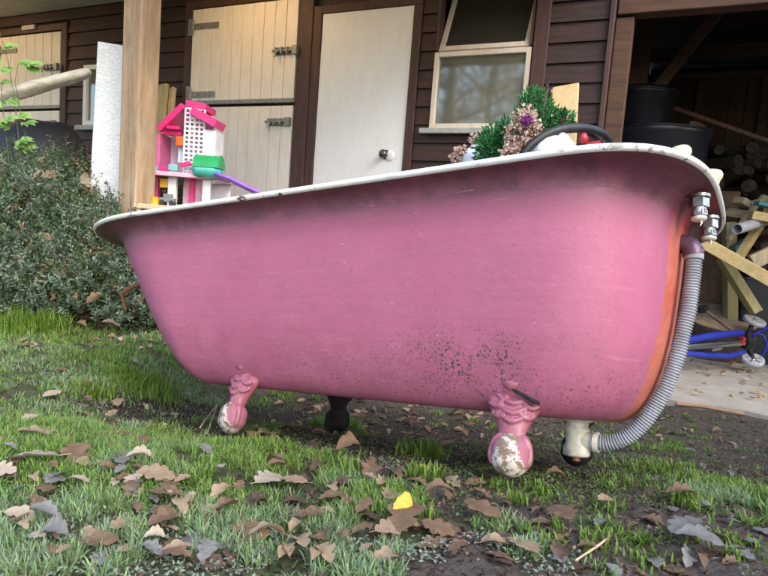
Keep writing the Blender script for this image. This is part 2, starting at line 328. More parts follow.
# ------------------------------------------------------------------ terrain
def smin(a,b,k): 
    h=np.clip(.5+.5*(b-a)/k,0,1); return b*(1-h)+a*h-k*h*(1-h)
def smax(a,b,k): return -smin(-a,-b,k)
def base_h(x,y):
    x=np.asarray(x,float);y=np.asarray(y,float)
    z=.372-.279*(y-.985)-.007*x
    z=smin(z,.385+0*x,.05); lf=np.clip((-x-.40)/.55,0,1); lf=lf*lf*(3-2*lf); z=smax(z,.225*lf,.12)-.012
    return z
def ground(x,y):
    x=np.asarray(x,float);y=np.asarray(y,float)
    z=base_h(x,y); return z+.022*(fbm(x*4,y*4,3)-.5)+.012*(fbm(x*19,y*19,5,3)-.5)*(np.hypot(x,y)<6)
WD=Vector((.90097,-.43389,0)); WN=Vector((-.43389,-.90097,0)); W0=Vector((.19,4.0,0)); YAW=-0.448788
def woff(x,y): return (x-W0.x)*WN.x+(y-W0.y)*WN.y
def wpt(s,off,z): return W0+WD*s+WN*off+Vector((0,0,z))
TAX=(math.cos(-.5647),math.sin(-.5647)); CXY=(-.8129+.836*.85,2.0173-.530*.85)   # direction and middle of the bath on the ground
# greenness of the lawn: 1 thick grass, 0 bare soil
def green(x,y):
    n=fbm(x*3.1+7,y*3.1,21,4); n2=fbm(x*9,y*9,33,3)
    g=.27+1.1*(n-.5)+1.5*(n2-.5)
    g+=.42*np.clip((.25-x)/.6,0,1)            # left side grassier
    g+=.25*np.exp(-((x+.05)**2/.10+(y-.80)**2/.03))
    g-=.60*np.exp(-((x-.12)**2/.08+(y-1.45)**2/.12)); g-=.9*np.exp(-((x-.15)**4/.10+(y-2.05)**4/.16)); g-=.16*np.clip((x+.02)/.15,0,1)*np.clip((1.0-y)/.12,0,1) # under the tub
    g-=.30*np.exp(-((x-.45)**2/.05+(y-.80)**2/.05))
    g+=-.30*np.clip((x-.30)/.25,0,1)*np.clip((y-1.0)/.4,0,1); g+=.30*np.exp(-((x-.33)**2/.02+(y-.80)**2/.012)); g+=.35*np.exp(-((x-.62)**2/.03+(y-1.12)**2/.03))
    g-=.35*np.clip((y-2.45)/.3,0,1)
    return g
ax=np.concatenate([-np.geomspace(90,3.2,16),np.arange(-3.1,3.1,.022),np.geomspace(3.2,90,16)])
ay=np.concatenate([-np.geomspace(90,.5,18),np.arange(-.4,4.4,.022),np.geomspace(4.5,90,18)])
X,Y=np.meshgrid(ax,ay); Z=ground(X,Y)
wo_=woff(X,Y); Z=np.where((wo_<.25)&(np.abs((X-W0.x)*WD.x+(Y-W0.y)*WD.y-8)<8.6),np.minimum(Z,-.03),Z)
V=np.stack([X.ravel(),Y.ravel(),Z.ravel()],1); nx=len(ax); idx=np.arange(len(ay)*nx).reshape(len(ay),nx)
Q=np.stack([idx[:-1,:-1].ravel(),idx[:-1,1:].ravel(),idx[1:,1:].ravel(),idx[1:,:-1].ravel()],1)
gg=np.clip(green(X,Y).ravel()+.22+.5*(fbm(X*5,Y*5,88,3).ravel()-.5),0,1)
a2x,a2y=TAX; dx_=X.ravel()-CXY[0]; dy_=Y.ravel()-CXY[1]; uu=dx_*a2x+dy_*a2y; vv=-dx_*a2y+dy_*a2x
wet=np.clip((.85-np.abs(uu))/.2,0,1)*np.clip((vv+.32)/.12,0,1)*np.clip((1.1-vv)/.3,0,1); gg=gg*(1-.8*wet)  # soil colour darker under and behind the bath
o=npmesh('ground',V,Q,M['soil'],cols=np.stack([gg,wet,gg],1),smooth=True); tag(o,kind='structure')  # green channel: darker soil colour under and behind the bath
# concrete yard
m=MB(); pts=[]
e=[]
for i in range(60):
    s=-.75+i*.15; e.append(wpt(s,.31+.02*math.sin(i*1.7)+.012*math.sin(i*4.1),0))
back=[wpt(-.75+i*.15,-4.5,0) for i in range(60)]
m.rings([[Vector((p.x,p.y,.012)) for p in e]+[Vector((p.x,p.y,.012)) for p in back[::-1]],[Vector((p.x,p.y,-.12)) for p in e]+[Vector((p.x,p.y,-.12)) for p in back[::-1]]],False,cap0=True)
m.f[-1]=tuple(m.f[-1][::-1]); tag(m.build('concrete_yard',M['concrete']),kind='structure')

# ------------------------------------------------------------------ building (local x = along wall, -y = towards camera)
B=empty('stable_building',W0,(0,0,YAW),'dark brown timber clad stable block with white doors and open garage bay','building')
def clad(m,x0,x1,z0,z1):
    z=1.572-.116*14
    while z<z1:
        a=max(z,z0); b=min(z+.116,z1)
        if b-a>.01:
            zz0,zz1=a,b-.004
            yb=-.018 if a==z else -.018+(a-z)/.116*.014
            vs=[(x0,0.0,zz0),(x1,0.0,zz0),(x1,0.0,zz1),(x0,0.0,zz1),(x0,-.022,zz0),(x1,-.022,zz0),(x1,-.007,zz1),(x0,-.007,zz1)]
            m.add(vs,[(0,1,2,3),(4,7,6,5),(0,4,5,1),(3,2,6,7),(0,3,7,4),(1,5,6,2)])
        z+=.116
m=MB(); ZT=2.62
for a in [(-7,-4.60,.0,ZT),(-4.60,-3.50,2.36,ZT),(-3.50,-3.27,0,ZT),(-3.27,-2.70,0,1.46),(-3.27,-2.70,1.98,ZT),(-2.70,-2.06,0,ZT),(-2.06,-.93,2.38,ZT),(-.07,.03,0,ZT),(.03,.655,0,1.40),(.745,1.075,0,ZT),(-.83,-.12,2.25,ZT)]: clad(m,*a)
m.build('cladding',M['clad'],B)
m=MB()   # solid wall behind the boards, with openings for the windows
for a in [(-7,-3.27),(-2.70,.03),(.655,1.10)]: m.b2(a[0],a[1],.003,.09,-.1,ZT)
m.b2(-3.269,-2.701,.003,.09,-.1,1.46); m.b2(-3.269,-2.701,.003,.09,1.98,ZT); m.b2(.031,.654,.003,.09,-.1,1.41); m.b2(.031,.654,.003,.09,2.45,ZT)
m.build('inner_wall',M['dark_void'],B)
m=MB(); m.b2(-7,1.0,2.2,2.28,-.1,ZT); m.b2(-7.1,-7,.0,2.2,-.1,ZT); m.b2(1.02,1.08,.1,2.2,-.1,ZT); m.build('room_wall',M['dark_void'],B)
# trims
m=MB()
for x0,x1,z0,z1,y in [(-1.018,-.905,0,2.62,-.035),(-.903,-.835,0,2.27,-.028),(-.835,-.075,2.215,2.27,-.027),(-.135,-.075,0,2.214,-.029),
    (.66,.745,0,2.62,-.035),(1.076,1.105,0,2.62,-.045),(-2.10,-2.03,0,2.40,-.03),(-2.029,-1.019,2.345,2.40,-.029),(-3.57,-3.50,0,2.36,-.03),(-4.53,-3.571,2.30,2.36,-.029),(-4.60,-4.531,0,2.36,-.03)]:
    m=MB(); m.b2(x0,x1,y,.0,z0,z1); m.build('trim_board',M['trim'],B,bevel=.004)
m=MB(); m.b2(-4.10,-3.92,-.05,-.031,2.325,2.365); m.build('door_plate',M['frame_paint'],B,bevel=.002)
# roof and soffit
m=MB()
for i in range(14): m.b2(-8+.0,1.10,-2.2+i*.155,-2.2+i*.155+.151,2.47,2.485)
m.build('soffit',M['soffit'],B)
m=MB(); m.b2(-8.1,1.12,-2.3,4.2,2.63,2.72); m.b2(1.121,4.8,-.25,4.2,2.63,2.72); m.b2(-8.1,1.12,-2.24,-2.20,2.44,2.629); m.build('roof',M['trim'],B)
# stable doors (split in two leaves)
def hinge(parent,x,z,L=.25,d=1,mat='galv',y=-.035):
    m=MB(); m.b2(x,x+L*d,y-.008,y,z-.022,z+.022) if d>0 else m.b2(x+L*d,x,y-.008,y,z-.022,z+.022)
    m.b2(x-.055,x-.008,y-.006,y+.01,z-.065,z+.065); m.tube([(x-.004,y-.006,z-.05),(x-.004,y-.006,z+.05)],.009,8)
    for k in range(3): m.tube([(x+L*d*(.3+.27*k),y-.013,z),(x+L*d*(.3+.27*k),y-.006,z)],.007,8)
    m.build('hinge',M[mat],parent,bevel=.0015)
def bolt(parent,x,z,y=-.035):
    m=MB(); m.b2(x-.02,x+.12,y-.006,y,z-.028,z+.028); m.tube([(x-.03,y-.022,z),(x+.17,y-.022,z)],.009,10)
    for k in (0,.05,.10): m.b2(x+k-.008,x+k+.008,y-.036,y-.006,z-.022,z+.022)
    m.tube([(x+.02,y-.022,z),(x+.015,y-.045,z-.02),(x+.01,y-.05,z-.05)],.007,8); m.b2(x+.145,x+.185,y-.034,y+.0,z-.03,z+.03)
    m.build('bolt',M['galv'],parent,bevel=.002)
def stable_door(x0,x1,zb,zs,zt,n,lab_top,lab_bot,hx,bx):
    for nm,a,b,lab in (('upper_door',zs+.012,zt,lab_top),('lower_door',zb,zs-.012,lab_bot)):
        m=MB(); wd=(x1-x0)/n
        for i in range(n):
            t=random.uniform(-.0015,.0015); xa=x0+i*wd+.0025; xb=x0+(i+1)*wd-.0025
            m.b2(xa,xb,-.033+t,-.008,a,b)
        m.b2(x0+.004,x1-.004,-.026,-.006,a+.002,b-.002)
        d=m.build(nm,M['cream_paint'],B,bevel=.0022); tag(d,lab)
        if nm=='upper_door':
            m=MB(); m.b2(x0,x1-.0,-.038,-.030,a-.002,a+.028); m.build('weather_strip',M['galv'],d,bevel=.002)
            hinge(d,hx,zt-.13); hinge(d,hx,zs+.085,.24); bolt(d,bx,zs+.37)
        else: hinge(d,hx,zs-.13,.27); bolt(d,bx-.03,zs-.13)
stable_door(-2.02,-1.03,.22,1.605,2.335,10,'cream upper half of split stable door','whiter lower half of split stable door',-2.0,-1.19)
stable_door(-4.52,-3.575,.22,1.605,2.285,8,'tan lit upper half of far split door','lower half of far split door behind grill cover',-4.44,-3.76)
# white door
m=MB(); m.b2(-.833,-.137,-.018,.0,.22,2.213); D=m.build('white_door',M['white_paint'],B,bevel=.003)
m=MB(); m.lathe([(.030,0),(.032,.004),(.03,.008),(.012,.010),(.012,.035),(.026,.045),(.029,.056),(.022,.068),(0.0001,.07)],(-.262,-.018,1.258),20,Matrix.Rotation(R(90),3,'X'))
m.build('door_knob',[simple('dull_steel',(.10,.10,.11),.3,.8)],D)
m=MB(); m.lathe([(.034,0),(.036,.004),(.033,.009),(.012,.0095)],(-.232,-.018,1.25),20,Matrix.Rotation(R(90),3,'X')); m.b2(-.182,-.172,-.021,-.018,1.225,1.265); m.build('key_plate',M['white_paint'],D)
# window: fixed lower light, hopper sash above
def frame(m,x0,x1,z0,z1,t,y0,y1):
    m.b2(x0,x0+t,y0,y1,z0,z1); m.b2(x1-t,x1,y0,y1,z0,z1); m.b2(x0+t,x1-t,y0,y1,z0,z0+t); m.b2(x0+t,x1-t,y0,y1,z1-t,z1)
m=MB(); frame(m,.034,.652,1.43,1.905,.030,-.028,.02); WI=m.build('window',M['frame_paint'],B,bevel=.003)
m=MB(); m.b2(.066,.620,-.004,.0,1.462,1.873); m.build('pane',M['glass'],WI)
m=MB(); m.b2(-.02,.675,-.06,-.0231,1.395,1.428); m.build('sill',M['sill_grey'],WI,bevel=.003)
m=MB(); m.b2(.034,.05,-.026,.06,1.915,2.45); m.b2(.636,.652,-.026,.06,1.915,2.45); m.b2(.05,.636,-.026,.06,2.42,2.45); m.build('sash_surround',M['trim'],WI,bevel=.002)
m=MB(); frame(m,.053,.634,0,.50,.034,-.016,.016); S=m.build('hopper_sash',M['frame_paint'],WI,bevel=.003); tag(S,'upper sash tilted inwards')
m=MB(); m.b2(.088,.599,-.003,.001,.036,.464); m.build('pane',M['glass2'],S)
S.location=(0,.0,1.912); S.rotation_euler=(R(-24),0,0)
m=MB(); frame(m,-3.268,-2.702,1.462,1.978,.04,-.03,.02); W2=m.build('window',M['white_paint'],B,bevel=.003); tag(W2,'small white framed window mostly behind the white post')
m=MB(); m.b2(-3.226,-2.744,-.004,.0,1.504,1.936); m.build('pane',M['glass'],W2); m=MB(); m.b2(-3.33,-2.64,-.06,-.0231,1.42,1.46); m.build('sill',M['sill_grey'],W2,bevel=.003)
# veranda floor step
m=MB(); m.b2(-7,1.0,-.55,-.001,.013,.20); m.build('door_step',M['concrete'],B,bevel=.01)
# garage bay
m=MB()
m.b2(1.11,4.7,.0,.11,2.06,2.30); m.b2(1.11,4.7,-.03,.0,2.301,2.625)
m.build('lintel',M['beam'],B,bevel=.006)
m=MB()
for i in range(24): m.b2(1.082+.0,1.10,.10+i*.12,.10+i*.12+.114,-.1,2.62)
m.b2(1.084,1.094,.1,3.0,-.1,2.62)
for i in range(60): m.b2(4.6,4.62,.10+i*.06,.10+i*.06+.056,-.1,2.62)
m.b2(4.615,4.7,-.03,4.0,-.1,2.62)
m.build('garage_side_wall',M['board'],B)
m=MB(); GB=2.1
for i in range(29): m.b2(1.10+i*.118,1.10+i*.118+.113,GB,GB+.02,0,2.2+.0)
m.build('garage_back_boarding',M['board'],B)
m=MB(); m.b2(1.1,4.6,GB+1.2,GB+1.3,0,2.62); m.build('garage_back_wall',M['dark_void'],B)
m=MB(); m.b2(1.12,4.6,GB-.07,GB-.001,2.20,2.25); m.b2(1.12,4.6,GB-.08,GB+.02,2.36,2.46)
for x in (1.585,2.05,3.1,4.1): m.b2(x-.03,x+.03,GB-.06,GB-.001,.0,2.199)
m.b2(1.11,1.24,.9,1.02,0,2.62); m.b2(1.105,1.20,.02,.10,0,2.05)
m.build('garage_frame',M['beam'],B,bevel=.005)
m=MB(); m.beam((1.14,.07,1.62),(1.14,.62,2.5),.07,.06); m.beam((1.20,.95,1.70),(1.75,.95,2.55),.07,.06,up=(0,1,0)); m.build('garage_brace',M['beam'],B,bevel=.004)
# veranda post
pp=at(139,120,3.0); yaw=YAW
m=MB(); m.box((0,0,1.22),(.122,.122,2.47)); o=m.build('veranda_post',M['post'],B,bevel=.008); 
l=Matrix.Rotation(-YAW,3,'Z')@(Vector((pp.x,pp.y,0))-W0); o.location=(l.x,l.y,0)
# small bracket knob on the post
# ceiling lamps under the veranda
for k,(ls,lo,en) in enumerate(((-4.62,.75,3.4),(-1.35,.62,2.3),(-.15,.8,.5))):
    m=MB(); m.lathe([(.055,0),(.055,-.012),(.03,-.03),(.0001,-.034)],(ls,-lo,2.468),20); m.build('ceiling_lamp',M['lamp'],B)
    ld=bpy.data.lights.new('ceiling_lamp_light','POINT'); ld.energy=en; ld.color=(1,.60,.28); ld.shadow_soft_size=.05
    lo_=bpy.data.objects.new('ceiling_lamp_light',ld); COL.objects.link(lo_); lo_.location=wpt(ls,lo,2.40)

# ------------------------------------------------------------------ bathtub
TO=Vector((-.8129,2.0173,.636)); TA=Vector((.836,-.530,.1423)); 
def tubaxes():
    yaw,ptt,rl=-.5647,.1428,-.2324
    a=Vector((math.cos(yaw)*math.cos(ptt),math.sin(yaw)*math.cos(ptt),math.sin(ptt))); l=Vector((-math.sin(yaw),math.cos(yaw),0)); u=a.cross(l)
    l2=l*math.cos(rl)+u*math.sin(rl); return a,l2,a.cross(l2)
TA,TL,TU=tubaxes()
def T(u,v,w_): return TO+TA*u+TL*v+TU*w_
L_,W_,RL,RR,NL,NR=1.7,.6611,.4186,.2532,2.4319,3.2531
OFF=(-.85,0,.5274)
TUB=empty('bathtub',T(.85,0,-.5274),None,'pink painted cast iron claw foot bath with white rim, standing on the lawn','bathtub')
TUB.rotation_euler=Matrix((TA,TL,TU)).transposed().to_euler()
def ring(uL,uR,hw,rl,rr,nl,nr,NA=48,NS=24):
    a=np.linspace(-np.pi/2,np.pi/2,NA); f=lambda c,n:np.sign(c)*np.abs(c)**(2/n); c=np.cos(a).clip(0)
    # even out the point spacing of flat superellipse caps
    P=np.stack([uR-rr+rr*f(c,nr),hw*f(np.sin(a),nr),c],1); Q=np.stack([uL+rl-rl*f(c,nl),-hw*f(np.sin(a),nl),-c],1)
    S=lambda A_,B_: np.array([A_+(B_-A_)*k/NS for k in range(1,NS)])
    return np.concatenate([P,S(P[-1],Q[0]),Q,S(Q[-1],P[0])])
BP=[0.1189,0.067,0.0438,0.2769,0.0316,0.0666,0.1524,0.0991,0.0753,0.4171,0.006]
def body_rings(grow=0.,depth=0.,cove=True):
    ol,orr,os_,sl,sr,ss,fl,fr,fs,Db,kb=BP; out=[]
    lv=[]
    if cove:
        for k,wz in ((.22,-.0125),(.50,-.0155),(.72,-.0215),(.87,-.030),(.96,-.041)): lv.append(('c',k,wz))
    for t in np.linspace(0.0,1,30): lv.append(('b',t,0))
    for kind,t,wz in lv:
        if kind=='c':
            iL,iR,iS=ol*t,orr*t,os_*t; r=ring(iL,L_-iR,W_/2-iS,RL-iL*.7,RR-iR*.6,NL+(2.2-NL)*t,NR+(2.6-NR)*t); out.append(np.c_[r[:,:2],np.full(len(r),wz),r[:,2]])
        else:
            b0,b1,b2,b3=(1-t)**3,3*t*(1-t)**2,3*t*t*(1-t),t**3
            ins=lambda o,s_,f:o+b1*s_*.55+b2*s_+b3*(s_+f)+grow
            iL,iR,iS=ins(ol,sl,fl),ins(orr,sr,fr),ins(os_,ss,fs)
            r=ring(iL,L_-iR,W_/2-iS,max(.05,RL-iL*.7),max(.04,RR-iR*.6),2.2,2.6)
            D_=Db+kb*(r[:,0]-.85)-depth; d=.055*b0+D_*(b1*.55+b2+b3); out.append(np.c_[r[:,:2],-d,r[:,2]])
    return out
br=body_rings(); m=MB(); n=len(br[0])
m.rings([[tuple(p[:3]) for p in r] for r in br]); cols=[]
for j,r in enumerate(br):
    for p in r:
        e_=(p[3]-.968)*6+.5; cols.append((min(max(e_,0),1),[1,1,1,1,.8,.55,.3,.12,0][min(j,8)],min(1,max(0,(p[3]-.82)*3)),1))  # green channel: painted shade below the rim, fading down the side
last=br[-1]; c0=last[:,:3].mean(0); b=len(m.v)-n; m.v.append((c0[0],c0[1],last[:,2].min())); cols.append((0,0,0,1))
for k in range(n): m.f.append((b+k,b+(k+1)%n,b+n)); m.sm.append(True); m.mi.append(0)
for i_ in range(len(m.f)): m.f[i_]=m.f[i_][::-1]
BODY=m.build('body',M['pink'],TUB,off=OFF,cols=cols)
# cast iron lumps, filled holes
# rolled rim + inside shell
prof=[(.007,-.0115),(.002,-.0105),(0,-.0065),(0,-.003),(.003,0),(.008,.002),(.018,.001),(.026,-.004),(.030,-.012)]
rs=[]
for ins,wz in prof:
    r=ring(ins,L_-ins,W_/2-ins,RL-ins,RR-ins,NL,NR); rs.append([(p[0],p[1],wz) for p in r])
m=MB(); m.rings(rs); 
inner=body_rings(.012,.012,False)
ledge=[]
for k_,wz in ((.5,-.0125),(.92,-.0128),(1.0,-.018)):
    iL,iR,iS=BP[0]*k_+.012,BP[1]*k_+.012,BP[2]*k_+.012; r=ring(iL,L_-iR,W_/2-iS,RL-iL*.7,RR-iR*.6,2.3,2.8); ledge.append([(p[0],p[1],wz) for p in r])
m.rings([rs[-1]]+ledge[1:]+[[tuple(p[:3]) for p in r] for r in inner],cap1=True)
# closing strip between rim edge and body
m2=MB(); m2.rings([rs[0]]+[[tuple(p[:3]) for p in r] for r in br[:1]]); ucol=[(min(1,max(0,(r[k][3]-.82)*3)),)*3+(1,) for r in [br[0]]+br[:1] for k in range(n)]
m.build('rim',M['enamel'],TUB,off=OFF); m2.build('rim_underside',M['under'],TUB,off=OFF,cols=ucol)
# taps
def hexa(m,c,r,h):
    vs=[(c[0]+r*math.cos(k*math.pi/3),c[1]+r*math.sin(k*math.pi/3),c[2]+z) for z in (0,h) for k in range(6)]
    m.add(vs,[tuple(range(6))[::-1],tuple(range(6,12))]+[(k,(k+1)%6,(k+1)%6+6,k+6) for k in range(6)])
for (u,v,lean,ut) in ((1.648,-.085,-.15,1.668),(1.672,.05,.10,1.672)):
    m=MB(); m.lathe([(.011,.0),(.010,.02),(.0105,.034),(.0135,.046),(.0165,.058),(.019,.062),(.0195,.068),(.017,.073),(.013,.074),(.012,.071),(.0001,.071)],(0,0,0),20,Matrix.Rotation(lean,3,'Y'))
    for i_ in range(len(m.v)): p=m.v[i_]; m.v[i_]=(p[0]+u,p[1]+v,p[2])
    tp=m.build('tap',M['cream'],TUB,off=OFF)
    m=MB(); m.lathe([(.019,-.019),(.019,-.024)],(ut,v,0),20); hexa(m,(ut,v,-.042),.0165,.017); m.lathe([(.0125,-.02),(.0125,-.052),(.010,-.053),(.010,-.06)],(ut,v,0),18)
    hexa(m,(ut,v,-.056),.0135,.010); m.build('tap_tail',M['chrome'],tp,off=OFF,bevel=.0008)
    m=MB(); m.lathe([(.0122,-.0),(.0128,-.003),(.0118,-.005),(.008,-.007)],(ut,v,-.058),16,wob=.06); m.tube([(ut+.003,v-.002,-.062),(ut+.004,v-.003,-.069),(ut+.002,v-.004,-.075)],[.003,.002,.001],8); m.build('thread_tape',M['pvc'],tp,off=OFF)
# overflow elbow and corrugated hose
cl=[(1.650,-.098),(1.649,-.130),(1.645,-.17),(1.640,-.21),(1.631,-.25),(1.624,-.285),(1.614,-.32),(1.602,-.353),(1.586,-.383),(1.571,-.409),(1.553,-.431),(1.537,-.445),(1.518,-.455),(1.500,-.4605),(1.472,-.461)]
cl=[(a+.002,b) for a,b in cl]
def dense(P,n):
    P=np.array(P,float); d=np.r_[0,np.cumsum(np.hypot(*np.diff(P,axis=0).T))]; t=np.linspace(0,d[-1],n)
    # catmull via numpy: fit smooth
    xs=np.interp(t,d,P[:,0]); ys=np.interp(t,d,P[:,1]); k=np.hanning(31); k/=k.sum()
    xs2=np.convolve(np.pad(xs,15,mode='edge'),k,'valid'); ys2=np.convolve(np.pad(ys,15,mode='edge'),k,'valid'); xs2[0],ys2[0]=xs[0],ys[0]; return np.stack([xs2,ys2],1),d[-1]
P_,Lh=dense(cl,720); nr=86
rad=[.0132+.0017*math.cos(2*math.pi*nr*i/719) for i in range(720)]
for i in range(26): rad[i]=.0168
for i in range(695,720): rad[i]=.0155
m=MB(); m.tube([(a,-.005,b) for a,b in P_],rad,20); HO=m.build('waste_hose',M['hose'],TUB,off=OFF); tag(HO,'grey corrugated overflow hose')
m=MB(); m.tube([(1.598,-.0,-.078),(1.615,-.0,-.079),(1.632,-.002,-.081),(1.645,-.004,-.088),(1.650,-.005,-.098),(1.651,-.005,-.106)],[.017,.017,.0175,.018,.0185,.0185],18)
m.lathe([(.026,0),(.027,.006),(.022,.012),(.018,.013)],(1.596,0,-.078),22,Matrix.Rotation(R(90),3,'Y')); m.build('overflow_elbow',M['purple_iron'],TUB,off=OFF)
m=MB(); m.lathe([(.036,-.416),(.037,-.421),(.034,-.424),(.029,-.4245),(.0225,-.427),(.0215,-.430),(.0215,-.437),(.0245,-.439),(.0245,-.443),(.0215,-.446),(.021,-.466),(.0235,-.470),(.0255,-.474),(.0255,-.488),(.022,-.491),(.016,-.492)],(1.447,-.0,0),28)
m.tube([(1.449,-.0,-.461),(1.488,-.002,-.461)],[.0175,.0175],18); m.tube([(1.480,-.002,-.461),(1.489,-.002,-.461)],[.0195,.0195],18)
dr=m.build('drain_trap',M['pvc'],TUB,off=OFF)
m=MB(); m.lathe([(.007,-.490),(.007,-.500)],(1.447,0,0),10); m.build('drain_screw',simple('rusty_screw',(.35,.12,.05),.7),dr,off=OFF)
# claw and ball feet
def make_foot():
    m=MB(); segs=28
    # (z, half width across x, depth y centre, half depth)
    prof=[(.178,.024,.014,.010),(.168,.046,.008,.013),(.152,.054,.001,.017),(.132,.051,-.003,.020),(.112,.042,-.007,.021),(.094,.031,-.010,.020),(.078,.0235,-.012,.018),(.064,.0195,-.014,.0165),(.052,.021,-.016,.018),(.040,.025,-.016,.020),(.028,.026,-.016,.021),(.016,.020,-.016,.018)]
    rs=[]
    for z,hx,cy,hy in prof:
        rs.append([(hx*math.cos(a)*(1+.03*math.sin(3*a+z*60)),cy+hy*math.sin(a),z+.010*math.cos(2*a)*(1 if z>.14 else 0)) for a in [2*math.pi*k/segs for k in range(segs)]])
    m.rings(rs,cap0=True,cap1=True)
    def surf(x,z,out=.0):
        zs=[p[0] for p in prof][::-1]; hx=np.interp(z,zs,[p[1] for p in prof][::-1]); cy=np.interp(z,zs,[p[2] for p in prof][::-1]); hy=np.interp(z,zs,[p[3] for p in prof][::-1])
        q=max(0,1-(x/hx)**2)**.5; return (x,cy-hy*q-out,z)
    for sx in (-1,1):   # scrolls at the shoulders
        pts=[];rr=[]
        for k in range(22):
            t=k/21; a=t*4.2*math.pi*.62+(.3); r_=.0135*(1-t*.78); x=sx*(.026)+sx*r_*math.cos(a); z=.139+r_*math.sin(a); pts.append(surf(x,z,.0005)); rr.append(.0046*(1-t*.25))
        m.tube(pts,rr,7)
        pts=[surf(sx*(.040-.030*t),.118-.012*math.sin(t*math.pi)+.012*t,.0005) for t in np.linspace(0,1,9)]; m.tube(pts,[.0038+.0014*math.sin(t*math.pi) for t in np.linspace(0,1,9)],7)
        pts=[surf(sx*(.034-.026*t),.102-.010*math.sin(t*math.pi)+.004*t,.0003) for t in np.linspace(0,1,9)]; m.tube(pts,[.0030+.0014*math.sin(t*math.pi) for t in np.linspace(0,1,9)],7)
        pts=[surf(sx*(.012+.008*math.sin(t*3)),.128-.04*t,.0002) for t in np.linspace(0,1,9)]; m.tube(pts,[.003*(1-.5*t) for t in np.linspace(0,1,9)],7)
    pts=[surf(.041*math.cos(a),.150+.010*math.sin(a),.0004) for a in np.linspace(.05,math.pi-.05,18)]; m.tube(pts,.0034,7)
    for zc,am,w_ in ((.126,.012,.045),(.108,.010,.036),(.092,.006,.026)):
        pts=[surf(x,zc-am*math.cos(x/w_*2.6)*.8+am*.6*abs(x/w_),.0012) for x in np.linspace(-w_,w_,17)]; m.tube(pts,[.0018+.0032*abs(math.cos(x*2.4)) for x in np.linspace(-1,1,17)],7)
    # toes over the ball
    for a0 in (-1.35,1.35):
        pts=[];rr=[]
        for t in np.linspace(0,1,9):
            ph=1.15-t*(1.75 if abs(a0)>1 else 1.0); R_=.0300; pts.append((math.sin(a0)*R_*math.cos(ph)*1.0,-.016-math.cos(a0)*R_*math.cos(ph),.036+R_*math.sin(ph)*1.0)); rr.append((.0090)*(1-.45*t)+.0010*math.sin(t*9))
        m.tube(pts,rr,9)
    return m
fm=make_foot(); foot_me=None
def ballmb():
    m=MB(); m.lathe([(.0001,0.0)]+[((.0315+.0012*math.sin(a*7))*math.sin(a),.036-.036*math.cos(a)) for a in np.linspace(.35,math.pi-.3,14)]+[(.0001,.071)],(0,-.016,.0),24,wob=.03); return m
feet=[(.7097,-.19,-1),(1.393,-.19,1),(1.393,.19,1),(.7097,.19,-1)]; protof=None
for i,(u,v,sg) in enumerate(feet):
    out=-1 if v<0 else 1
    if protof is None:
        f=fm.build('foot',M['foot'],TUB); rm=f.modifiers.new('fuse','REMESH'); rm.mode='VOXEL'; rm.voxel_size=.0016; rm.use_smooth_shade=True
        smd=f.modifiers.new('soft','SMOOTH'); smd.iterations=1; smd.factor=.5
        bl=ballmb().build('ball',M['ball'],f); dm=bl.modifiers.new('sub','SUBSURF'); dm.render_levels=1; dm.levels=1; protof=f
    elif v<0:
        f=protof.copy(); COL.objects.link(f); c=protof.children[0].copy(); COL.objects.link(c); c.parent=f
    elif i==2:
        f=protof.copy(); f.data=f.data.copy(); f.data.materials[0]=M['rust']; COL.objects.link(f); c=protof.children[0].copy(); c.data=c.data.copy(); c.data.materials[0]=M['rust']; COL.objects.link(c); c.parent=f; f['label']='rusty unpainted far foot'; farf=f
    else:
        f=farf.copy(); COL.objects.link(f); c=farf.children[0].copy(); COL.objects.link(c); c.parent=f
    ang=(R(12)*sg if out<0 else R(180)-R(12)*sg)
    f.scale=(1.10,1.05,1.06); f.location=(u+OFF[0]-.006*sg,v-out*.004,0.0); f.rotation_euler=(R(-9) if out<0 else R(9),0,ang) 
# lug and gap plate above the feet
for u,v in ((1.385,-.172),(.722,-.168)):
    m=MB(); m.lathe([(.022,-.004),(.021,.006),(.011,.011),(.0001,.0125)],(0,0,0),16)
    o=m.build('foot_lug',M['foot'],TUB); o.location=(u+OFF[0],v-.021,.5274-.358); o.rotation_euler=(R(58),0,0)
m=MB(); m.beam((1.372,-.186,-.368),(1.432,-.182,-.398),.036,.006); m.build('packing_wedge',M['black_iron'],TUB,off=OFF,bevel=.002)
exec_order=None

# ------------------------------------------------------------------ things in the tub
def leafquads(centers,dirs,ups,length,width,cols,fold=.0,segs=1):
    """leaf quads (diamond-ish) : returns V,F,C"""
    n=len(centers); side=np.cross(dirs,ups); side/=np.linalg.norm(side,axis=1)[:,None]+1e-9; nrm=np.cross(side,dirs)
    l=np.asarray(length).reshape(-1,1); wv=np.asarray(width).reshape(-1,1)
    a=centers; b=centers+dirs*l*.5+side*wv*.5+nrm*l*fold; c=centers+dirs*l; d=centers+dirs*l*.5-side*wv*.5+nrm*l*fold
    V=np.stack([a,b,c,d],1).reshape(-1,3); Fq=np.arange(4*n).reshape(n,4); return V,Fq,np.repeat(cols,4,axis=0)
def unit(a): return a/(np.linalg.norm(a,axis=1)[:,None]+1e-9)
def blob_pillow(name,c,r,mat,parent=None,seed=1,seg=28):
    m=MB(); rs=[]
    for i in range(1,seg//2):
        ph=math.pi*i/(seg//2); row=[]
        for k in range(seg):
            a=2*math.pi*k/seg; d=Vector((math.sin(ph)*math.cos(a),math.sin(ph)*math.sin(a),math.cos(ph)))
            q=1+.10*math.sin(3*a+seed+2*ph)+.06*math.sin(7*a+ph*5+seed*2); row.append((c[0]+r[0]*d.x*q,c[1]+r[1]*d.y*q,c[2]+r[2]*d.z*q))
        rs.append(row)
    m.rings(rs,cap0=True,cap1=True); return m.build(name,mat,parent)
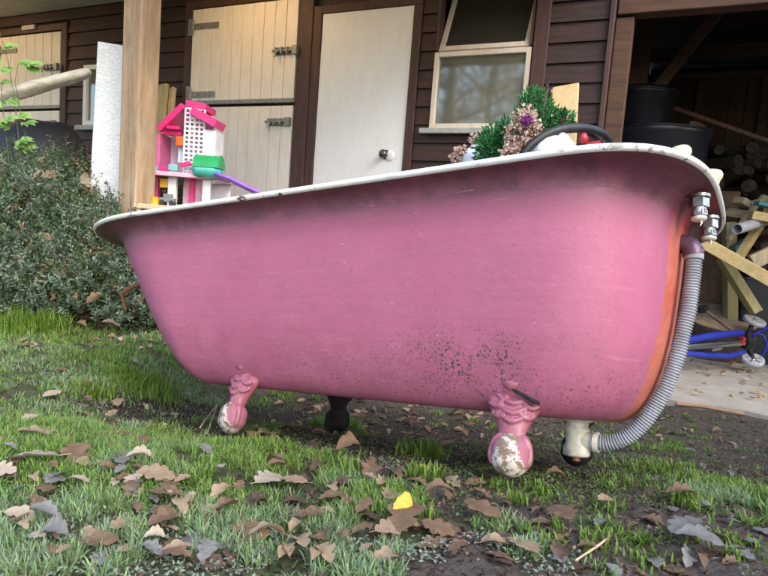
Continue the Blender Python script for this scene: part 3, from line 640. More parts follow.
def sack_thing(px_,py_,Y,r,label,seed):
    c=at(px_,py_,Y); e_=empty('cloth_bundle',(c.x,c.y,c.z-r[2]),None,label,'cloth bundle')
    blob_pillow('cloth',(0,0,r[2]),r,M['sack'],e_,seed); return e_
sack_thing(478,163,1.62,(.045,.06,.045),'white cloth bundle at the left end of the flowers in the bath',1)
sack_thing(553,154,1.42,(.055,.05,.045),'white cloth bundle under the flowers near the black basket handle',3)
def bouquet(name,blobs,label,cat,kinds):
    root=empty(name,blobs[0][0],None,label,cat)
    Vs=[];Fs=[];Cs=[];nb=0; sm=MB()
    o0=np.array(blobs[0][0])
    for c,r,n,kind in blobs:
        c=np.array(c)-o0
        th=rng.normal(size=(n,3)); th=unit(th); rr=r*rng.uniform(.25,1,n)**.5; cen=c+th*rr[:,None]*np.array([1,1,1]); 
        if kind=='green':
            base=np.array([[.02,.16,.035],[.03,.24,.05],[.015,.10,.025],[.06,.30,.09]])[rng.integers(0,4,n)]*rng.uniform(.7,1.2,(n,1)); d=unit(th+rng.normal(size=(n,3))*.6+np.array([0,0,.4])); L=rng.uniform(.010,.019,n); Wd=L*.38
        elif kind=='straw':
            base=np.array([[.66,.50,.36],[.52,.36,.26],[.74,.62,.50],[.62,.36,.34]])[rng.integers(0,4,n)]*rng.uniform(.8,1.1,(n,1)); d=unit(rng.normal(size=(n,3))); L=rng.uniform(.006,.011,n); Wd=L*.9
        else:
            base=np.array([[.30,.03,.28],[.40,.06,.36]])[rng.integers(0,2,n)]; d=unit(rng.normal(size=(n,3))); L=rng.uniform(.008,.014,n); Wd=L*.9
        V_,F_,C_=leafquads(cen,d,unit(rng.normal(size=(n,3))),L,Wd,base,.15); Vs.append(V_);Fs.append(F_+nb);Cs.append(C_);nb+=len(V_)
        for k in range(0,n,max(1,n//26)): sm.tube([c+np.array([0,0,-r*.6]),(c+cen[k])/2+rng.normal(size=3)*.004,cen[k]],[.0012,.001,.0007],4,caps=False)
    npmesh(kinds[0],np.concatenate(Vs),np.concatenate(Fs),M['petal'],root,np.concatenate(Cs)); sm.build('stem',M['stem'],root)
    return root
fY=1.50
bouquet('leafy_bunch',[(at(497,143,1.5),.046,520,'green'),(at(489,150,1.5),.034,300,'green'),(at(508,130,1.5),.028,160,'green'),(at(503,150,1.5),.034,200,'green')],'bushy green artificial foliage bunch at the left of the flowers in the bath','foliage',['leaf'])
bouquet('leafy_bunch',[(at(535,103,1.55),.036,300,'green'),(at(545,118,1.52),.036,330,'green'),(at(563,121,1.5),.026,200,'green'),(at(528,113,1.53),.032,200,'green'),(at(541,128,1.5),.03,170,'green')],'dark green foliage bunch rising highest behind the dried flowers','foliage',['leaf'])
bouquet('dried_flowers',[(at(526,119,1.42),.032,230,'straw'),(at(517,136,1.42),.034,250,'straw'),(at(531,131,1.42),.028,140,'straw'),(at(523,128,1.44),.03,120,'green'),(at(511,152,1.40),.024,130,'straw'),(at(527,121,1.385),.012,45,'purple'),(at(521,141,1.385),.010,25,'straw')],'cream dried flowers with one purple bloom between the two green bunches','flowers',['blossom'])
bouquet('dried_flowers',[(at(476,139,1.6),.018,90,'straw'),(at(486,138,1.6),.018,90,'straw'),(at(461,153,1.6),.020,120,'straw'),(at(455,158,1.6),.016,80,'straw')],'sparse cream dried sprigs trailing over the left end of the bath filling','flowers',['blossom'])
m=MB(); a_=at(541,118,1.5); b_=at(549,81,1.5); m.tube([a_,a_.lerp(b_,.5)+Vector((.002,0,0)),b_],[.0022,.002,.0008],6); 
for t in (.4,.55,.7,.85): p=a_.lerp(b_,t); m.tube([p,p+Vector((.006*(1 if t*20%2<1 else -1),0,.008))],[.0022,.0005],5)
tag(m.build('dried_stalk',M['stem']),'thin dried stalk sticking up above the foliage beside the pine board','stalk')
# black basket with curved handle
c=T(1.27,.02,-.12); e_=empty('black_basket',c,None,'black basket with a curved handle sitting in the tap end of the bath','basket')
Ai=Matrix((TA,TL,TU)).transposed(); e_.rotation_euler=Ai.to_euler()
m=MB(); m.lathe([(.09,-.13),(.125,-.02),(.138,.085),(.143,.128),(.140,.130),(.132,.09),(.118,-.02),(.085,-.122),(.0001,-.122)],(0,0,0),36); m.build('basket_body',M['black_rubber'],e_)
def tl(p): return Ai.inverted()@(Vector(p)-c)
hp=[tl(at(*q)) for q in ((519,163,1.40),(525,150,1.40),(536,140,1.40),(552,131,1.41),(568,128,1.42),(583,127.5,1.44),(597,130,1.46),(607,135,1.48),(611,143,1.50),(610,156,1.52))]
m=MB(); m.tube(hp,[.010,.010,.0105,.011,.012,.0115,.010,.009,.008,.008],12); h_=m.build('handle',M['black_rubber'],e_); sb=h_.modifiers.new('s','SUBSURF'); sb.render_levels=1
m=MB(); hq=[tl(at(*q)) for q in ((583,131,1.46),(596,137,1.50),(603,144,1.54),(604,158,1.56))]; m.tube(hq,.006,8); m.build('inner_strap',M['black_rubber'],e_)
m=MB(); p=tl(at(584,138.5,1.42)); m.lathe([(.0001,-.012),(.007,-.009),(.011,0),(.007,.011),(.0001,.015)],p,10,wob=.12); 
m.box(p+Vector((.02,.01,-.012)),(.03,.012,.007)); m.build('red_tag',M['red'],e_)

# ------------------------------------------------------------------ fence: whitewashed post and rustic rail
c=at(108,120,3.35); base=Vector((c.x,c.y,0)); fe=empty('fence',base,(0,0,R(14)),'whitewashed square fence post with a rough silvered rail beside the veranda post','fence')
m=MB(); m.box((0,0,.82),(.150,.09,1.64),(0,R(1.5),0))
m.build('post',M['whitepost'],fe,bevel=.006); 
FR=Matrix.Rotation(-R(14),3,'Z')
q=[FR@(at(x,y,Yy)-base) for x,y,Yy in ((93,72,3.36),(60,80,3.3),(28,90,3.22),(0,98,3.16),(-40,112,3.05))]
m=MB(); rs=[]
for i,p in enumerate(q):
    h=[.035,.034,.045,.034,.036][i]; rs.append([(p.x,p.y+.05*math.cos(a)+.006*math.sin(a*3+i),p.z+h*(math.sin(a) if math.sin(a)>0 else math.sin(a)*1.0)*(1+.12*math.sin(5*a+i*2))) for a in [2*math.pi*k/18 for k in range(18)]])
m.rings(rs,cap0=True,cap1=True); ro_=m.build('rail',M['rail'],fe); sb=ro_.modifiers.new('s','SUBSURF'); sb.render_levels=2; 
# ------------------------------------------------------------------ grill under a black cover
c=at(38,190,4.25); g_=empty('covered_grill',(c.x,c.y,0.2),(0,0,R(-20)),'barbecue under a loose black cover in front of the far stable door','grill cover')
m=MB(); rs=[]
top=at(38,122,4.25).z
top-=.2
lv=[(top,.17,.08),(top-.015,.22,.13),(top-.07,.27,.20),(top-.18,.34,.24),(top-.34,.38,.27),(top-.6,.39,.28),(.06,.41,.30)]
for z,hx,hy in lv:
    row=[]
    for k in range(64):
        a=2*math.pi*k/64; ca,sa=math.cos(a),math.sin(a); f=(abs(ca)**3+abs(sa)**3)**(-1/3.)
        w_=1+ (0.03*math.sin(9*a+z*3)+.02*math.sin(17*a))*min(1,(top-z)*2.2)
        row.append((hx*ca*f*w_-.02,hy*sa*f*w_,z+.010*math.sin(3*a)))
    rs.append(row)
m.rings(rs,cap0=True); m.build('cover',M['cover'],g_)
m=MB(); m.tube([(-.33,-.1,.06),(-.33,-.1,0)],.02,8); m.tube([(.33,-.1,.06),(.33,-.1,0)],.02,8); m.tube([(-.33,.1,.06),(-.33,.1,0)],.02,8); m.tube([(.33,.1,.06),(.33,.1,0)],.02,8); m.build('leg',M['black_iron'],g_)
# ------------------------------------------------------------------ planks leaning on the wall
for i,(x0,y0,x1,y1,w__,lab) in enumerate(((152,210,163,85,.10,'pale green treated plank leaning on the wall behind the veranda post'),(163,208,173,88,.045,'narrower edge-on plank leaning right of the wide green plank'))):
    p=at(x0,y0,4.55); q_=at(x1,y1,4.83); d=(q_-p).normalized(); p=p-d*((p.z-.215)/d.z)
    mid=Vector((p.x,p.y,0)); o=empty('leaning_plank',mid,None,lab,'plank'); m=MB(); m.beam(p-mid,q_-mid,.035,w__,up=(WN.x,WN.y,0)) if False else m.beam(p-mid,q_-mid,w__,.035,up=(-WN.x,-WN.y,.1)); m.build('board',M['green_timber'] if i==0 else M['oldwood'],o,bevel=.004)
# pine board leaning beside the window
p=at(561,170,3.30); q_=at(566,86,3.55); d=(q_-p).normalized(); p=p-d*((p.z-.02)/d.z); mid=Vector((p.x,p.y,0))
m=MB(); m.beam(p-mid,q_-mid,.145,.022,up=(-WN.x,-WN.y,.2)); o=m.build('pine_board',M['pine'],bevel=.003); o.location=mid; tag(o,'clean yellow pine board with knots leaning between window and garage opening','board')
p=at(551,170,3.38); q_=at(556,90,3.62); d=(q_-p).normalized(); p=p-d*((p.z-.02)/d.z); mid=Vector((p.x,p.y,0))
m=MB(); m.beam(p-mid,q_-mid,.05,.03,up=(-WN.x,-WN.y,.2)); o=m.build('wooden_batten',M['green_timber'],bevel=.003); o.location=mid; tag(o,'narrow weathered batten just left of the pine board','batten')
# pale box behind the doll house
c=at(232,192,3.9); m=MB(); m.box((0,0,.33),(.36,.2,.66)); o=m.build('wooden_box',M['scrap'],bevel=.006); o.location=(c.x,c.y,.0); o.rotation_euler=(0,0,R(-25)); o['label']='pale wooden box standing behind the doll house near the door'; o['category']='box'

# ------------------------------------------------------------------ doll house (faces the camera; 3.3 m away)
DY=3.3; c=at(190,190,DY); DH=empty('doll_house',(c.x,c.y,0.0),(0,0,R(0)),'tall pink and white toy doll house with purple slide and green tube','doll house')
def dl(x,y,dy=0): p=at(x,y,DY+dy); return Vector((p.x-c.x,p.y-c.y,p.z))
def slab(m,pts,y0,y1):   # polygon in the x-z plane given in px at DY, thick in y
    P=[dl(*q) for q in pts]; n=len(P)
    m.add([(p.x,y0,p.z) for p in P]+[(p.x,y1,p.z) for p in P],[tuple(range(n)),tuple(range(2*n-1,n-1,-1))]+[(k,k+n,(k+1)%n+n,(k+1)%n) for k in range(n)][::1])
# floors
zf=dl(190,176).z; sx_=lambda x: dl(x,176).x
m=MB(); m.b2(sx_(151),sx_(214),-.10,.17,zf-.014,zf+.010); m.b2(sx_(214),sx_(232),-.06,.16,zf-.026,zf-.002); m.build('floor',M['palepink'],DH,bevel=.004)
for z_ in (.42,.03): m=MB(); m.b2(sx_(153),sx_(226),-.06,.17,z_,z_+.02); m.build('floor',M['palepink'],DH,bevel=.004)
# left pink tower wall, white back walls
m=MB(); a0,a1=dl(152,133),dl(160,174); m.b2(a0.x,a1.x,-.02,.16,a1.z,a0.z); m.build('side_wall',M['midpink'],DH,bevel=.003)
m=MB(); m.b2(sx_(161),sx_(186),.13,.15,zf,dl(172,131).z); m.b2(sx_(186),sx_(206),.10,.12,zf,dl(190,122).z); m.build('back_wall',M['lilac'],DH,bevel=.002)
# lattice tower
m=MB(); x0,x1=dl(187,150).x,dl(206,150).x; z1=dl(190,110).z; 
yy=-.045; nC,nR=4,15; cw=(x1-x0)/nC; rh=(z1-zf)/nR
for i in range(nC+1): m.b2(x0+i*cw-.0045,x0+i*cw+.0045,yy-.004,yy+.004,zf,z1)
for j in range(nR+1): m.b2(x0,x1,yy-.0035,yy+.0035,zf+j*rh-.0052,zf+j*rh+.0052)
m.build('lattice_panel',M['toywhite'],DH)
m=MB(); m.b2(x1,x1+.062,yy,yy+.16,zf,dl(210,131).z); m.b2(x0,x1,yy+.15,yy+.16,zf,z1); m.build('tower_wall',M['toywhite'],DH,bevel=.003)
# roofs
def roof(name,ridge,eave,y0,y1,t=.016,mat='hotpink'):
    m=MB(); P=[dl(*ridge),dl(*eave)]; d=(P[1]-P[0]); nrm=Vector((-d.z,0,d.x)).normalized(); 
    if nrm.z<0: nrm=-nrm
    vs=[]
    for p in (P[0],P[1]):
        for o_ in (0,t): 
            for yq in (y0,y1): vs.append((p.x+nrm.x*o_,yq,p.z+nrm.z*o_))
    m.add(vs,[(0,1,3,2),(4,6,7,5),(0,4,5,1),(2,3,7,6),(0,2,6,4),(1,5,7,3)]); m.build(name,M[mat],DH,bevel=.003)
roof('roof',(188,109),(163,133),-.05,.15,.032); roof('roof',(188,108),(208,112),-.05,.14,.034); roof('roof',(195,117),(219,130),-.10,.08,.042); 
m=MB(); p=dl(176,128); m.box((p.x,.0,p.z-.005),(.07,.10,.016)); m.box((p.x-.02,.0,p.z-.03),(.10,.02,.02)); m.build('roof_beam',M['hotpink'],DH,bevel=.003)
# furniture
m=MB(); p=dl(182,142); m.box((p.x,-.01,p.z),(.046,.05,.052)); m.build('orange_cabinet',M['orange'],DH,bevel=.005)
m=MB(); a=dl(181,163); b=dl(181,148); m.b2(a.x-.02,a.x+.02,.0,.05,a.z,b.z); m.build('toy_fridge',M['paleblue'],DH,bevel=.004)
m=MB(); p=dl(168,170); m.box((p.x,-.05,p.z),(.045,.03,.022)); m.build('toy_bed',M['hotpink'],DH,bevel=.004)
m=MB(); p=dl(191,166); m.box((p.x,-.09,p.z),(.055,.02,.022),(0,R(-18),0)); m.build('toy_bench',M['hotpink'],DH,bevel=.004)
m=MB(); p=dl(178,169); m.box((p.x,-.07,p.z),(.05,.03,.034)); p=dl(158,170); m.box((p.x,-.06,p.z),(.04,.04,.03)); m.build('toy_pool',M['teal'] if False else simple('pale_teal',(.25,.55,.60),.3),DH,bevel=.006)
# green tube (half cylinder) with teal tray
p=dl(214,166); m=MB(); rr=.066; prof=[]
vs=[];fs=[];N=20;Lx=.135
for i in range(N+1):
    a=math.pi*i/N
    for xx in (-Lx/2,Lx/2): vs.append((p.x+xx,-.09-rr*math.cos(a),p.z+rr*math.sin(a)*1.0-.02))
for i in range(N): fs.append((2*i,2*i+1,2*i+3,2*i+2))
m.add(vs,fs,True); 
cap=[(p.x-Lx/2,-.09-rr*math.cos(math.pi*i/N),p.z+rr*math.sin(math.pi*i/N)-.02) for i in range(N+1)]; m.add(cap,[tuple(range(N+1))])
cap2=[(x+Lx,y,z) for x,y,z in cap]; m.add(cap2,[tuple(range(N+1))[::-1]])
for q in (-.47,.47):
    m.tube([(p.x+q*Lx,-.09-(rr+.001)*math.cos(math.pi*i/N),p.z+(rr+.001)*math.sin(math.pi*i/N)-.02) for i in range(N+1)],.003,6)
m.build('green_tube',M['green'],DH)
m=MB(); rs=[]
for x_,r_ in ((-.075,.05),(-.05,.062),(.04,.062),(.062,.05)): rs.append([(p.x+x_,-.09+r_*math.cos(a),p.z-.022+r_*.85*math.sin(a)) for a in np.linspace(math.pi,2*math.pi,14)])
m.rings(rs,cap0=True,cap1=True); m.build('teal_tray',M['teal'],DH)
# slide
m=MB(); a=dl(222,175); b=dl(264,193); rs=[]
ex=[a,a.lerp(b,.33)+Vector((0,0,.010)),a.lerp(b,.66)+Vector((0,0,.004)),b+(b-a)*.25,b+(b-a)*.8+Vector((0,0,-.05))]
for q in ex: 
    rs.append([(q.x,-.10+.05*math.cos(t),q.z+.026*math.sin(t)) for t in np.linspace(math.pi,2*math.pi,10)]+[(q.x,-.10+.042*math.cos(t),q.z+.004+.020*math.sin(t)) for t in np.linspace(2*math.pi,math.pi,10)])
m.rings(rs,cap0=True,cap1=True); sl=m.build('slide',M['purple'],DH)
# supports under the floor
m=MB()
for xx in (175,209): q=dl(xx,190); m.b2(q.x-.022,q.x+.022,-.05,-.02,0.0,zf-.014)
m.b2(sx_(200),sx_(226),.10,.12,0.0,zf-.026); m.build('support',M['toywhite'],DH,bevel=.003)
m=MB()
for xx in (154,168): q=dl(xx,190); m.b2(q.x-.014,q.x+.014,.02,.06,0.0,zf-.014)
q=dl(190,190); m.b2(q.x-.012,q.x+.012,.02,.05,0.0,zf-.014); m.build('pink_support',M['hotpink'],DH,bevel=.003)
m=MB(); m.b2(sx_(180),sx_(202),.06,.08,.05,zf-.014); m.build('inner_wall',M['palepink'],DH)
# yellow cup and a grey toy beside it, on a little stool
st=at(161,205,2.95); zt=st.z
m=MB(); m.box((0,0,zt-.012),(.20,.16,.024)); 
for a in(-1,1):
    for b in(-1,1): m.box((a*.08,b*.06,(zt-.024)/2),(.022,.022,zt-.024))
o=m.build('wooden_stool',M['oldwood'],bevel=.003); o.location=(st.x,st.y,0); tag(o,'small wooden stool carrying the yellow cup, mostly behind the bath rim','stool')
cc=at(155,203,2.92); e_=empty('toy_cup',(cc.x,cc.y,zt),None,'small orange yellow toy cup beside the veranda post','cup'); m=MB(); m.lathe([(.018,0),(.022,.034),(.024,.036),(.021,.036),(.017,.004),(.0001,.004)],(0,0,0),18); m.build('bowl',M['yellow'],e_); m=MB(); m.tube([(.02,0,.028),(.032,0,.026),(.033,0,.014),(.019,0,.010)],.003,6); m.build('handle',M['yellow'],e_)
cc=at(168,201,2.92); e_=empty('toy_car',(cc.x,cc.y,zt),None,'small dark grey toy vehicle next to the yellow cup','toy car'); m=MB(); m.box((0,0,.026),(.07,.035,.022)); m.box((.0,0,.046),(.04,.03,.02)); m.build('body',M['toygrey'],e_,bevel=.004); 
for a in(-.022,.022): m=MB(); m.lathe([(.011,-.022),(.013,-.018),(.013,.018),(.011,.022)],(a,0,.013),14,Matrix.Rotation(R(90),3,'X')); m.build('wheel',M['black_rubber'],e_)
c2=at(166,188,3.28); m=MB(); m.box((0,0,0),(.06,.03,.05)); o=m.build('toy_block',M['yellow'],DH,bevel=.004); o.location=(c2.x-c.x,c2.y-c.y-.0,zf-.05)

# ------------------------------------------------------------------ garage contents
def gpos(x,y,Y): p=at(x,y,Y); return p
# upper bin on a big drum
b0=gpos(655,150,4.30); zt=at(650,131,4.3).z
e_=empty('water_drum',(b0.x,b0.y,.012),None,'large dark drum standing in the garage behind the bath rim','drum'); m=MB(); H_=zt-.012
m.lathe([(.29,0),(.32,.03),(.325,.3),(.33,.32),(.325,.34),(.33,H_*.7),(.34,H_*.72),(.33,H_*.74),(.33,H_-.06),(.345,H_-.05),(.345,H_-.005),(.335,H_),(.0001,H_-.0)],(0,0,0),48); m.build('barrel',M['bin2'],e_)
m=MB(); m.tube([(.345*math.cos(a),.345*math.sin(a),H_-.01) for a in np.linspace(0,2*math.pi,49)],.008,8,caps=False); m.build('lid_ring',M['black_rubber'],e_)
b1=gpos(636,140,4.35); tt=at(636,92,4.35).z; e_=empty('black_bin',(b1.x,b1.y,zt+.014),None,'round black bin stacked on the large drum beside the garage corner','bin'); hh=tt-zt-.01
m=MB(); m.lathe([(.205,0),(.215,.01),(.222,hh-.05),(.232,hh-.04),(.232,hh-.006),(.215,hh+.004),(.12,hh+.03),(.0001,hh+.035)],(0,0,0),48); m.build('bin_body',M['bin'],e_)
m=MB(); m.tube([(.235*math.cos(a),.235*math.sin(a),hh-.02) for a in np.linspace(0,2*math.pi,49)],.007,8,caps=False); m.build('lid_rim',M['black_rubber'],e_)
# firewood pile: individual logs
def make_log(L,r):
    e_=empty('firewood_log',(0,0,0)); m=MB(); m.tube([(0,y,0) for y in np.linspace(-L/2,L/2,5)],[r*1.02,r,r*.97,r,r*1.03],12,caps=False); m.build('bark',M['bark'],e_)
    m=MB(); m.lathe([(r*1.0,0),(.0001,.002)],(0,-L/2,0),12,Matrix.Rotation(R(90),3,'X')); m.build('cut_end',M['logold'],e_); m=MB(); m.lathe([(r*1.0,0),(.0001,.002)],(0,L/2,0),12,Matrix.Rotation(R(-90),3,'X')); m.build('cut_end',M['logold'],e_); return e_
def copy_tree(o,parent=None):
    c_=o.copy(); COL.objects.link(c_); c_.parent=parent
    for ch in o.children: copy_tree(ch,c_)
    return c_
lp=make_log(.38,.055); first=True; k=0
for row in range(15):
    for j in range(13):
        s=1.72+j*.125+(row%2)*.06; z=.07+row*.108
        if z>1.85-.55*max(0,(s-2.0))+.12*math.sin(s*5): continue
        if s<2.45 and z<1.22: continue
        o=lp if first else copy_tree(lp); first=False; k+=1
        q_=wpt(s+random.uniform(-.012,.012),-(1.84+random.uniform(-.04,.04)),z); o.location=q_; sc_v=random.uniform(.55,1.15); o.scale=(sc_v,1,sc_v*random.uniform(.8,1)); o.rotation_euler=(random.uniform(-.35,.35),random.uniform(0,6),YAW+random.gauss(0,.45))
        tag(o,('thin' if sc_v<.75 else 'medium' if sc_v<.98 else 'thick')+' firewood log '+('low' if z<.6 else 'halfway up' if z<1.15 else 'near the top')+' in the garage pile, '+('beside the drum' if s<2.1 else 'behind the timber heap' if s<2.6 else 'at its right end'),'log','firewood logs stacked in the garage')
# big slice on top of the pile and pole
c=at(695,126,4.6); e_=empty('log_slice',(c.x,c.y,c.z-.05),(R(0),0,0),'pale round log slice lying on top of the firewood beside the drum','log slice')
m=MB(); m.lathe([(.068,0),(.072,.03),(.068,.06)],(0,0,0),24,wob=.03); m.build('bark',M['bark'],e_); m=MB(); m.lathe([(.066,.061),(.0001,.063)],(0,0,0),24,Matrix.Rotation(R(0),3,'X')); m.build('cut_face',M['logend'],e_)
e_.rotation_euler=(R(38),0,R(10))
p=at(668,106,4.7); q_=at(800,152,4.1); m=MB(); m.tube([p,q_],[.018,.016],10); o=m.build('long_pole',M['handlewood']); tag(o,'long thin pole lying diagonally across the firewood pile','pole')
# brown panel, braces and lumber
p=at(702,252,5.0); m=MB(); m.box((0,0,.62),(.62,.025,1.24)); o=m.build('brown_panel',M['chipboard'],bevel=.002); o.location=(at(688,250,4.72).x,4.72,.013); o.rotation_euler=(R(-4),0,YAW); tag(o,'brown sheet of board standing upright behind the tree stump','board')
def lumber(name,pts,w_,h_,mat,label,cat,up=(0,0,1),bev=.003):
    p,q_=at(*pts[0]),at(*pts[1]); mid=(p+q_)/2; m=MB(); m.beam((0,0,0)-(q_-p)/2 if False else (p-mid),(q_-mid),w_,h_,up); o=m.build(name,M[mat],bevel=bev); o.location=mid; return tag(o,label,cat)
lumber('thick_plank',((696,238,3.95),(790,291,3.65)),.10,.075,'scrap','long yellow plank slanting down to the right behind the bath hose','plank')
lumber('upright_post',((729,222,4.32),(731,345,4.30)),.075,.07,'green_timber','short olive timber post standing right of the brown board','post',up=(0,1,0))
lumber('slanted_brace',((722,258,4.18),(756,312,4.10)),.06,.085,'green_timber','olive brace slanting down across the short post','brace',up=(0,1,0))
lumber('split_batten',((736,262,4.0),(778,196,4.25)),.05,.045,'scrap','pale batten rising to the right behind the slanting plank','batten')
lumber('short_board',((750,215,4.0),(790,222,3.95)),.10,.055,'scrap','short pale board end lying above the grey pipe','board')
lumber('thin_lath',((728,240,4.15),(764,196,4.3)),.03,.03,'oldwood','thin pale lath leaning up to the teal scrap','lath')
lumber('rough_offcut',((752,262,3.9),(800,240,3.8)),.12,.09,'oldwood','rough broken timber offcut on the right end of the slanting plank','offcut')
lumber('square_offcut',((758,248,4.2),(800,232,4.2)),.08,.06,'board','reddish offcut wedged between the battens','offcut')
lumber('dark_offcut',((742,252,4.3),(790,262,4.25)),.08,.06,'beam','dark brown offcut buried below the grey pipe','offcut')
lumber('top_offcut',((752,205,4.35),(800,188,4.2)),.07,.05,'oldwood','narrow offcut at the top of the scrap heap','offcut')
o=lumber('teal_scrap',((756,203,4.1),(775,207,4.1)),.07,.03,'tealpl','flat teal plastic scrap on the timber heap above the pipe','plastic scrap',bev=.008)
o=lumber('teal_crate_edge',((733,250,4.25),(752,238,4.3)),.05,.05,'tealpl','dark teal plastic piece under the grey pipe','plastic scrap',bev=.006)
m=MB(); p=at(737,229,3.85); q_=at(772,219,4.15); mid=(p+q_)/2; d=(q_-p).normalized()
a=[p-mid,q_-mid]; m.tube(a,[.034,.034],24,caps=False); m.tube([a[0]+d*.0,a[0]+d*.0005],[.034,.029],24,caps=False); m.tube(a,[.028,.028],24,caps=False); o=m.build('waste_pipe',M['hose'] if False else simple('pale_grey_pipe',(.50,.50,.55),.35)); o.location=mid; tag(o,'pale grey open plastic pipe lying in the timber heap','pipe')
# support heap under the scraps: stacked crates of offcuts
b=at(765,330,4.35); e_=empty('dark_crate',(b.x,b.y,.013),(0,0,R(-20)),'dark blue black plastic crate under the timber scraps at the right edge','crate'); zt=at(765,281,4.3).z
m=MB(); 
wl=.40; dl_=.34; tk=.01
for s_ in (-1,1): m.box((s_*wl/2,0,zt/2),(tk,dl_,zt)); m.box((0,s_*dl_/2,zt/2),(wl,tk,zt))
m.box((0,0,.01),(wl,dl_,.02)); m.build('side',M['bin'],e_,bevel=.003)
m=MB()
for s_ in (-1,1): m.box((s_*wl/2,0,zt),(tk*3,dl_+.03,.02)); m.box((0,s_*dl_/2,zt),(wl+.03,tk*3,.02))
m.build('rim',M['bin2'],e_,bevel=.003)
# scrap filling under the heap
heap=0
for k in range(26):
    x=random.uniform(738,800); y=random.uniform(205,280); Yh=random.uniform(4.25,4.7); p=at(x,y,Yh); an=random.uniform(-.6,.6)
    m=MB(); m.box((0,0,0),(random.uniform(.15,.38),random.uniform(.05,.10),random.uniform(.02,.06))); o=m.build('timber_scrap',M[random.choice(['beam','board','oldwood','green_timber'])],bevel=.003); o.location=p; o.rotation_euler=(random.uniform(-.4,.4),an,random.uniform(-1,1)); tag(o,'short timber scrap jammed in the heap at the right edge of the garage','scrap','timber scraps in the garage heap')
# tree stump
c=atz(700,345,.02); c=Vector((at(714,335,4.42).x,4.42,.013)); rt=.25; ht=at(714,313,4.42).z-.013
e_=empty('tree_stump',c,(R(17),R(-4),0),'wide cut tree stump used as a chopping block, with a mallet leaning on it','stump')
m=MB(); m.lathe([(rt*1.06,0),(rt*1.0,ht*.3),(rt*.98,ht*.7),(rt,ht-.01),(rt*.985,ht)],(0,0,0),48,wob=.018); m.build('bark',M['bark'],e_); m=MB(); m.lathe([(rt*.985,ht+.001),(.0001,ht+.004)],(0,0,0),48,wob=.018); m.build('cut_face',M['logend'],e_)
p=at(703,309,4.18); q_=at(752,346,3.98); e_=empty('mallet',p,None,'long handled mallet leaning with its dark head on the stump','mallet')
m=MB(); m.tube([(0,0,0),(q_-p)*.5+Vector((0,0,.004)),q_-p],[.013,.012,.014],10); m.build('handle',M['handlewood'],e_)
dd=(q_-p).normalized(); sd_=dd.cross(Vector((0,0,1))).normalized(); m=MB(); m.tube([-sd_*.055+dd*.0,-sd_*.05,sd_*.05,sd_*.055],[.022,.028,.028,.022],12); m.build('head',M['black_iron'],e_)
# blue scooter lying on its side
e0=at(752,345,3.95); base=Vector((e0.x,e0.y,.013)); SC=empty('kick_scooter',base,None,'blue folding kick scooter lying on its side on the concrete','scooter')
def sl_(x,y,Y): return at(x,y,Y)-base
def wheel(x,y,Y,r,tilt):
    w0=sl_(x,y,Y); rot=__import__('mathutils').Euler(tilt).to_matrix()
    m=MB(); m.lathe([(r*.72,-.012),(r*.95,-.014),(r,-.006),(r,.006),(r*.95,.014),(r*.72,.012)],w0,32,rot); t_=m.build('wheel',M['wheelgrey'],SC)
    m=MB(); m.lathe([(r*.72,-.006),(r*.72,.006)],w0,32,rot); m.lathe([(.0001,.014),(.014,.013),(.016,.005),(r*.7,.007)],w0,20,rot)
    for k in range(5):
        a=2*math.pi*k/5; m.beam(w0+rot@Vector((.01*math.cos(a),.01*math.sin(a),.009)),w0+rot@Vector((r*.72*math.cos(a),r*.72*math.sin(a),.009)),.012,.006,up=rot@Vector((0,0,1)))
    m.build('hub',M['chrome'],t_)
wheel(754.5,321,4.05,.072,(R(20),R(8),0)); wheel(753,360,3.85,.068,(R(24),R(-6),0))
m=MB(); m.tube([sl_(*q) for q in ((742,333,3.98),(728,334,3.9),(705,337,3.8),(680,342,3.7),(655,348,3.6))],[.020,.024,.024,.024,.020],12); m.tube([sl_(*q) for q in ((744,352,3.85),(730,356,3.8),(705,355,3.72),(680,353,3.65),(655,352,3.58))],[.014,.019,.019,.019,.014],12); m.build('frame',M['blue'],SC)
m=MB(); m.beam(sl_(744,343,3.9),sl_(655,350,3.58),.035,.018,up=(0,-.5,1)); m.build('deck',M['toygrey'],SC,bevel=.004)
m=MB(); m.tube([sl_(744,341,3.87),sl_(700,346,3.68),sl_(655,350,3.55)],.006,8); m.beam(sl_(712,350,3.68),sl_(722,348,3.7),.01,.018); m.build('rod',M['chrome'],SC)
m=MB(); m.tube([sl_(753,322,4.05),sl_(748,335,3.97),sl_(750,350,3.9),sl_(753,360,3.85)],[.012,.020,.020,.012],10); m.box(sl_(747,345,3.9),(.05,.05,.06),(.3,.2,.4)); m.build('fork',M['black_iron'],SC,bevel=.004)
m=MB(); m.box(sl_(742,341,3.88),(.03,.03,.055),(.2,.1,.3)); m.build('clamp',M['red'],SC,bevel=.004)
m=MB(); m.tube([sl_(*q) for q in ((756,332,4.0),(764,336,4.0),(767,346,3.95),(762,356,3.9))],.008,8); m.tube([sl_(*q) for q in ((752,336,3.98),(762,330,4.05),(785,322,4.1))],.012,10); m.build('handlebar',M['blue'],SC)
